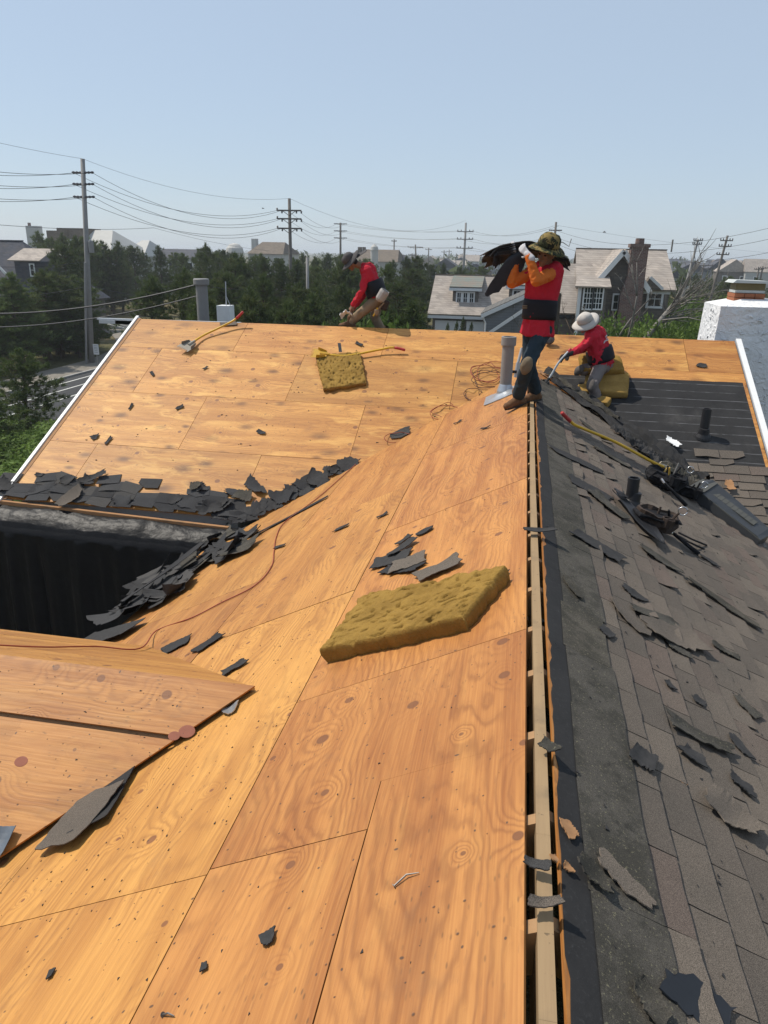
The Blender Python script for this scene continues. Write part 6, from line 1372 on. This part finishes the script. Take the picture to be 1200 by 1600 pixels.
        so = MB(); base = heel + dn * .043; w = dr.cross(dn).normalized()
        so.prism([base + dr * x + w * y for x, y in ((-.045, -.025), (-.045, .025), (0, .04), (.10, .042), ((t0 - heel).dot(dr) + .0, .042), ((t0 - heel).dot(dr) + .036, .0), ((t0 - heel).dot(dr) + .0, -.042), (.10, -.042), (0, -.04))], dn * -.02); so.build('boot_sole', sole_m, bo)
    # ---- gloves
    for s in mats.get('gloved', ''):
        d, pn, sg_, cu = hands[s]; q = MB(); hand(q, g('wr' + s), d, pn, sg_, cu, 1.06, .0112); caps(q, g('wr' + s) - V(d).normalized() * .05, .038, g('wr' + s) + V(d).normalized() * .02, .034); blob('glove', q, .006, mats['glove'], e, 2)
    # ---- back support belt
    if belt:
        lo, hi, r = belt; ax3 = (pel - chest).normalized(); q = MB(); w = (g('hipA') - g('hipB')); w = (w - ax3 * w.dot(ax3)).normalized(); dp = w.cross(ax3); c0 = chest.lerp(pel, lo); c1 = chest.lerp(pel, hi)
        vs = []; n = 28
        for i, (c, k) in enumerate(((c0, .99), (c0.lerp(c1, .25), 1.02), (c0.lerp(c1, .75), 1.02), (c1, 1.0))):
            for j in range(n): th = 2 * math.pi * j / n; vs.append(c + w * (r[0] * k * math.cos(th)) + dp * (r[1] * k * math.sin(th)) + ax3 * .008 * math.sin(th * 2))
        q.add(vs, [(i * n + j, i * n + (j + 1) % n, (i + 1) * n + (j + 1) % n, (i + 1) * n + j) for i in range(3) for j in range(n)] + [list(range(n))[::-1], [3 * n + j for j in range(n)]]); q.build('back_belt', belt_m, e, smooth=True)
    # ---- hat
    hm, brim, tilt, flap = hat; ha = (up * 1.0 + f * tilt[0] + sd * tilt[1]).normalized(); hc = H + up * J.get('hatup', .05)
    hx = ha.cross(f).normalized(); hy = ha.cross(hx).normalized()
    q = MB(); hk = J.get('hats', 1.0); prof = [(r_ * hk, h2 * hk) for r_, h2 in ((.100, 0), (.104, .035), (.096, .075), (.070, .105), (.02, .118))]; n = 26; vs = []
    for r, h_ in prof:
        for j in range(n): th = 2 * math.pi * j / n; vs.append(hc + ha * (h_ + .004 * math.sin(3 * th)) + hx * (r * .9 * math.cos(th)) + hy * (r * 1.1 * math.sin(th)))
    q.add(vs, [(i * n + j, i * n + (j + 1) % n, (i + 1) * n + (j + 1) % n, (i + 1) * n + j) for i in range(4) for j in range(n)] + [[4 * n + j for j in range(n)], list(range(n))[::-1]]); ho = q.build('hat', hm, e, smooth=True)
    q = MB(); rr = [.098 * hk, .13 * hk, .15 * hk, (.10 + brim) * hk]; vs = []
    for i, r in enumerate(rr):
        for j in range(n): th = 2 * math.pi * j / n; sag = -.012 * i - .010 * i * math.sin(2 * th + 1) * .6; vs.append(hc + ha * (.012 + sag) + hx * (r * .92 * math.cos(th)) + hy * (r * 1.08 * math.sin(th)))
    q.add(vs, [(i * n + j, i * n + (j + 1) % n, (i + 1) * n + (j + 1) % n, (i + 1) * n + j) for i in range(3) for j in range(n)]); br = q.build('hat_brim', hm, ho, smooth=True); br.modifiers.new('t', 'SOLIDIFY').thickness = .006
    if flap:
        q = MB(); q.grid(lambda s, t: hc - f * (.09 + .16 * t * flap[0]) + sd * ((s - .5) * (.17 - .04 * t)) - up * (.02 + .14 * t * flap[1]) - f * .03 * math.cos((s - .5) * 3), 8, 6); fo = q.build('neck_flap', flap[2], ho, smooth=True); fo.modifiers.new('t', 'SOLIDIFY').thickness = .005
    return e
def project_mark(parent_name_obj, e, pts, w, mat, name):
    """small printed mark lying on the cloth where the photo shows it"""
    dg = bpy.context.evaluated_depsgraph_get(); o = parent_name_obj; me = o.data; org = wloc(o); bv = BVHTree.FromPolygons([v.co + org for v in me.vertices], [tuple(p.vertices) for p in me.polygons])
    mb = MB()
    for (x0, y0), (x1, y1) in pts:
        P = []
        for s in np.linspace(0, 1, 5):
            h_, n, i, d_ = bv.ray_cast(CAM_LOC, ray(x0 + (x1 - x0) * s, y0 + (y1 - y0) * s).normalized())
            if h_: P.append(h_ + n * .003)
        if len(P) > 1: mb.tube(P, w, 5)
    if mb.v: tag(mb.build(name, mat, o), kind='stuff')
DN = V((0, 0, -1))
# ---- standing worker with the load of old shingles
D = 8.40
J = dict(base=(0.0, 8.4, 0.0), head=at(854, 397, 8.34), neck=at(855, 416, 8.44), shA=at(868, 424, 8.40), shB=at(834, 425, 8.50), elA=at(838, 439, 8.12), wrA=at(826, 399, 8.16), elB=at(800, 442, 8.36), wrB=at(806, 404, 8.42),
    hipA=at(848, 516, 8.45), hipB=at(831, 516, 8.50), knA=at(824, 570, 8.20), knB=at(826, 572, 8.50), hem=.05, hatup=.074, hats=1.22)
J['anA'] = LEFT.pw(815, 634) + LEFT.n * .106; J['anB'] = V((.06, 8.74, -.03 + .106))
J['toeA'] = J['anA'] + V((-.16, -.12, -.08)); J['toeB'] = J['anB'] + V((-.14, -.16, 0))
hA = (V(at(814, 386, 8.22)) - V(J['wrA'])); hB = (V(at(800, 390, 8.40)) - V(J['wrB']))
W2 = person('man in red shirt with orange sleeves carrying torn shingles along the ridge', J, (-.50, -.80, -.22), dict(skin=skin_m, shirt=red_shirt, sleeve=orange_sleeve, pants=jeans, pads='AB', pad=pad_m, boot=boot_m, gloved='AB', glove=glove_w),
    {'A': (hA, (-.3, .8, .5), 1, .35), 'B': (hB, (.2, .8, .5), -1, .35)}, {'A': (LEFT.n * -.5 + DN * .5).normalized(), 'B': DN}, (camo, .068, (-.12, -.10), (.9, .5, camo)), (.46, .80, (.19, .148)))
for c_ in W2.children:
    if c_.name.startswith('shirt'): project_mark(c_, W2, [((831, 440), (841, 441)), ((833, 442.5), (839, 443))], .004, glove_w, 'shirt_print')
    if c_.name.startswith('back_belt'): project_mark(c_, W2, [((817, 478), (824, 478)), ((817, 481), (824, 481))], .008, pad_m, 'belt_patch')
# load on his shoulders
bd = empty('shingle_load', at(835, 392, 8.5), 'armful of torn black shingles carried on the standing worker shoulders', 'shingles')
rq = random.Random(6)
def sheet_strip(pts, wdir, w, mat, nm='torn_shingle', jag=.07, th=.006):
    P = smooth_path(pts, 5); n = len(P) - 1; wd = V(wdir).normalized(); vs = []; k = 5
    for i, p in enumerate(P):
        s = i / n
        for j in range(k + 1):
            t = j / k - .5; ww = w * (1 - .25 * s * s) * (1 + jag * (rq.random() - .5) * (abs(t) * 2) ** 3); endj = rq.uniform(-.06, .06) * (1 if i == n else 0)
            vs.append(p + wd * (ww * t) + (P[i] - P[max(i - 1, 0)]).normalized() * endj + V((0, 0, .012 * math.sin(t * 4 + s * 3))))
    mb = MB().add(vs, [(i * (k + 1) + j, i * (k + 1) + j + 1, (i + 1) * (k + 1) + j + 1, (i + 1) * (k + 1) + j) for i in range(n) for j in range(k)]); o = mb.build(nm, mat, bd); o.modifiers.new('t', 'SOLIDIFY').thickness = th; return o
for i in range(11):
    dy = rq.uniform(-.05, .05); q = i * 1.9; xe = 755 + rq.uniform(0, 30); ye = 399 + i * 1.2 + rq.uniform(-2, 3)
    sheet_strip([at(886 + rq.uniform(-5, 5), 408 + q * .3, 8.64 + dy), at(866, 399 + q * .4, 8.66 + dy), at(836, 382 + q * .75, 8.62 + dy), at(806, 384 + q * .9, 8.54 + dy), at(780, 391 + q * .7, 8.46 + dy), at(xe, ye, 8.40 + dy)], (.12, .93, -.25), rq.uniform(.30, .40), (sh_grey, sh_grey, sh_dark)[i] if i < 3 else rq.choice((sh_tar, sh_dark)), jag=.05)
for i, (xt, yt, xr, yr_) in enumerate(((769, 457, 812, 396), (783, 447, 816, 400), (798, 442, 818, 404))):
    dd = 8.36 + i * .035; sheet_strip([at(xr + 4, yr_ - 8, dd + .08), at(xr - 6, yr_ + 4, dd), at((xr + xt) / 2 - 2, (yr_ + yt) / 2, dd - .04), at(xt, yt, dd - .06)], (.85, .35, .38), .27 - .04 * i, plain('shingle_backing', (.024, .027, .034), .6, .35, .3, 12) if i != 1 else sh_tar, jag=.1)
sheet_strip([at(852, 404, 8.70), at(870, 402, 8.72), at(886, 412, 8.74)], (.1, .6, .75), .20, sh_tar)
# ---- bent worker on the far ridge
J = dict(base=(-2.6, 12.55, .3), head=at(549, 410, 12.45), neck=at(563, 415, 12.50), shA=at(573, 424, 12.36), shB=at(577, 421, 12.68), elA=at(566, 454, 12.28), wrA=at(551, 477, 12.30), elB=at(572, 456, 12.78), wrB=at(554, 480, 12.62),
    hipA=at(591, 468, 12.44), hipB=at(593, 468, 12.64), knA=at(566, 487, 12.38), anA=at(548, 503, 12.42), knB=at(585, 494, 12.72), anB=at(598, 520, 12.86), hem=-.02)
J['toeA'] = at(531, 507, 12.40); J['toeB'] = J['anB'] + V((-.16, -.02, -.08))
hA = (at(545, 487, 12.32) - J['wrA']); hB = (at(548, 489, 12.60) - J['wrB'])
W1 = person('man in red shirt and wide grey hat bending over on the far ridge', J, (-.80, -.05, -.60), dict(skin=skin_m, shirt=red_shirt, sleeve=red_shirt, pants=tan_pants, pads='', boot=boot_m),
    {'A': (hA, (.3, .6, -.5), 1, .55), 'B': (hB, (.3, -.6, -.5), -1, .55)}, {'A': DN, 'B': DN}, (hat_grey, .09, (.25, 0), (1.3, .15, hat_grey)), (.36, .86, (.235, .172)))
def hip_bag(pr, px, py, D_, s, mat, tilt=(0.2, 0, 1)):
    c = at(px, py, D_); MB().lathe(c, [(s * .35, -s * .5), (s * .5, -s * .3), (s * .52, s * .3), (s * .46, s * .5), (s * .38, s * .48), (s * .36, 0)], ax=tilt, n=12, sx=.8, sy=1.1).build('tool_bag', mat, pr)
bagm = plain('canvas_bag', (.34, .32, .30), .85, .2, .2, 14); hip_bag(W1, 597, 462, 12.26, .20, bagm, (.5, 0, .8)); hip_bag(W1, 601, 477, 12.40, .16, leather, (.3, 0, .9)); hip_bag(W1, 588, 488, 12.22, .10, tan_pants)
MB().bar(at(583, 494, 12.18), at(590, 481, 12.20), .035, .02).build('tape_measure', yel, W1)
MB().tube([at(590, 484, 12.2), at(600, 473, 12.2)], .012, 7).build('hammer_handle', tan_pants, W1)
rc = at(541, 484, 12.32); mb = MB()
mb.grid(lambda s, t: rc + V(((s - .5) * .20, (t - .5) * .12 + .03 * math.sin(s * 9), .05 * fbm((s * 4, t * 4, 3), 3) - .16 * abs(s - .55) - .05 * t)), 12, 8)
rg_ = mb.build('rag', white_trim, None, org=rc); rg_.modifiers.new('t', 'SOLIDIFY').thickness = .004; tag(rg_, 'crumpled white rag in the hand of the bending worker', 'rag')
# ---- sitting worker with a shovel
J = dict(base=(1.0, 11.1, -.1), head=at(915, 506, 11.05), neck=at(924, 518, 11.15), shA=at(926, 527, 10.98), shB=at(934, 522, 11.30), elA=at(905, 546, 10.82), wrA=at(889, 553, 10.72), elB=at(912, 545, 11.30), wrB=at(893, 551, 10.98),
    hipA=at(938, 573, 11.02), hipB=at(947, 572, 11.22), knA=at(926, 600, 10.72), anA=at(934, 628, 10.74), knB=at(910, 578, 11.10), anB=at(935, 582, 11.32), hem=-.02, fat=.018)
J['toeA'] = at(928, 636, 10.58); J['toeB'] = J['anB'] + V((.16, .05, -.02))
hA = (at(880, 557, 10.68) - J['wrA']); hB = (at(884, 555, 10.90) - J['wrB'])
W3 = person('man in red shirt and pale hat sitting on foam with a shovel', J, (-.85, -.20, -.40), dict(skin=skin_m, shirt=red_shirt, sleeve=red_shirt, pants=grey_pants, pads='AB', pad=plain('grey_pad', (.11, .095, .085), .85), boot=dark_boot, gloved='AB', glove=glove_k),
    {'A': (hA, (.2, .6, -.6), 1, .6), 'B': (hB, (.2, -.6, -.6), -1, .6)}, {'A': DN, 'B': V((.3, .5, -.6)).normalized()}, (hat_pale, .082, (.10, 0), None), (.42, .84, (.215, .185)))
for c_ in W3.children:
    if c_.name.startswith('shirt'): project_mark(c_, W3, [((946, 527), (949, 521)), ((947, 530), (952, 524)), ((945, 533), (950, 531)), ((950, 528), (953, 531)), ((943, 536), (946, 532))], .010, glove_w, 'back_print')
shovel('black shovel held by the sitting worker', [at(852, 600, 10.62), at(862, 585, 10.64), at(872, 568, 10.66), at(882, 556, 10.68), at(892, 545, 10.75)], (-.5, -.4, .75), .14, .22, plain('black_steel', (.02, .02, .02), .5, .4), grey_trim, grip=.05, r=.015)
# ------------------------------------------------------------------ air
hz = NT('haze_air'); hz.t.nodes.remove(hz.b)
pv = hz.n('ShaderNodeVolumePrincipled', {'Color': (.90, .95, 1.0, 1), 'Density': .00050, 'Anisotropy': .25}); hz.t.links.new(pv.outputs[0], hz.out.inputs['Volume'])
h = MB().bbox((-5100, -850, GZ - 1.0), (5100, 5100, 8.6)).build('haze', hz.mat); h['kind'] = 'stuff'; tag(h, 'thin summer haze over the distance', 'haze')
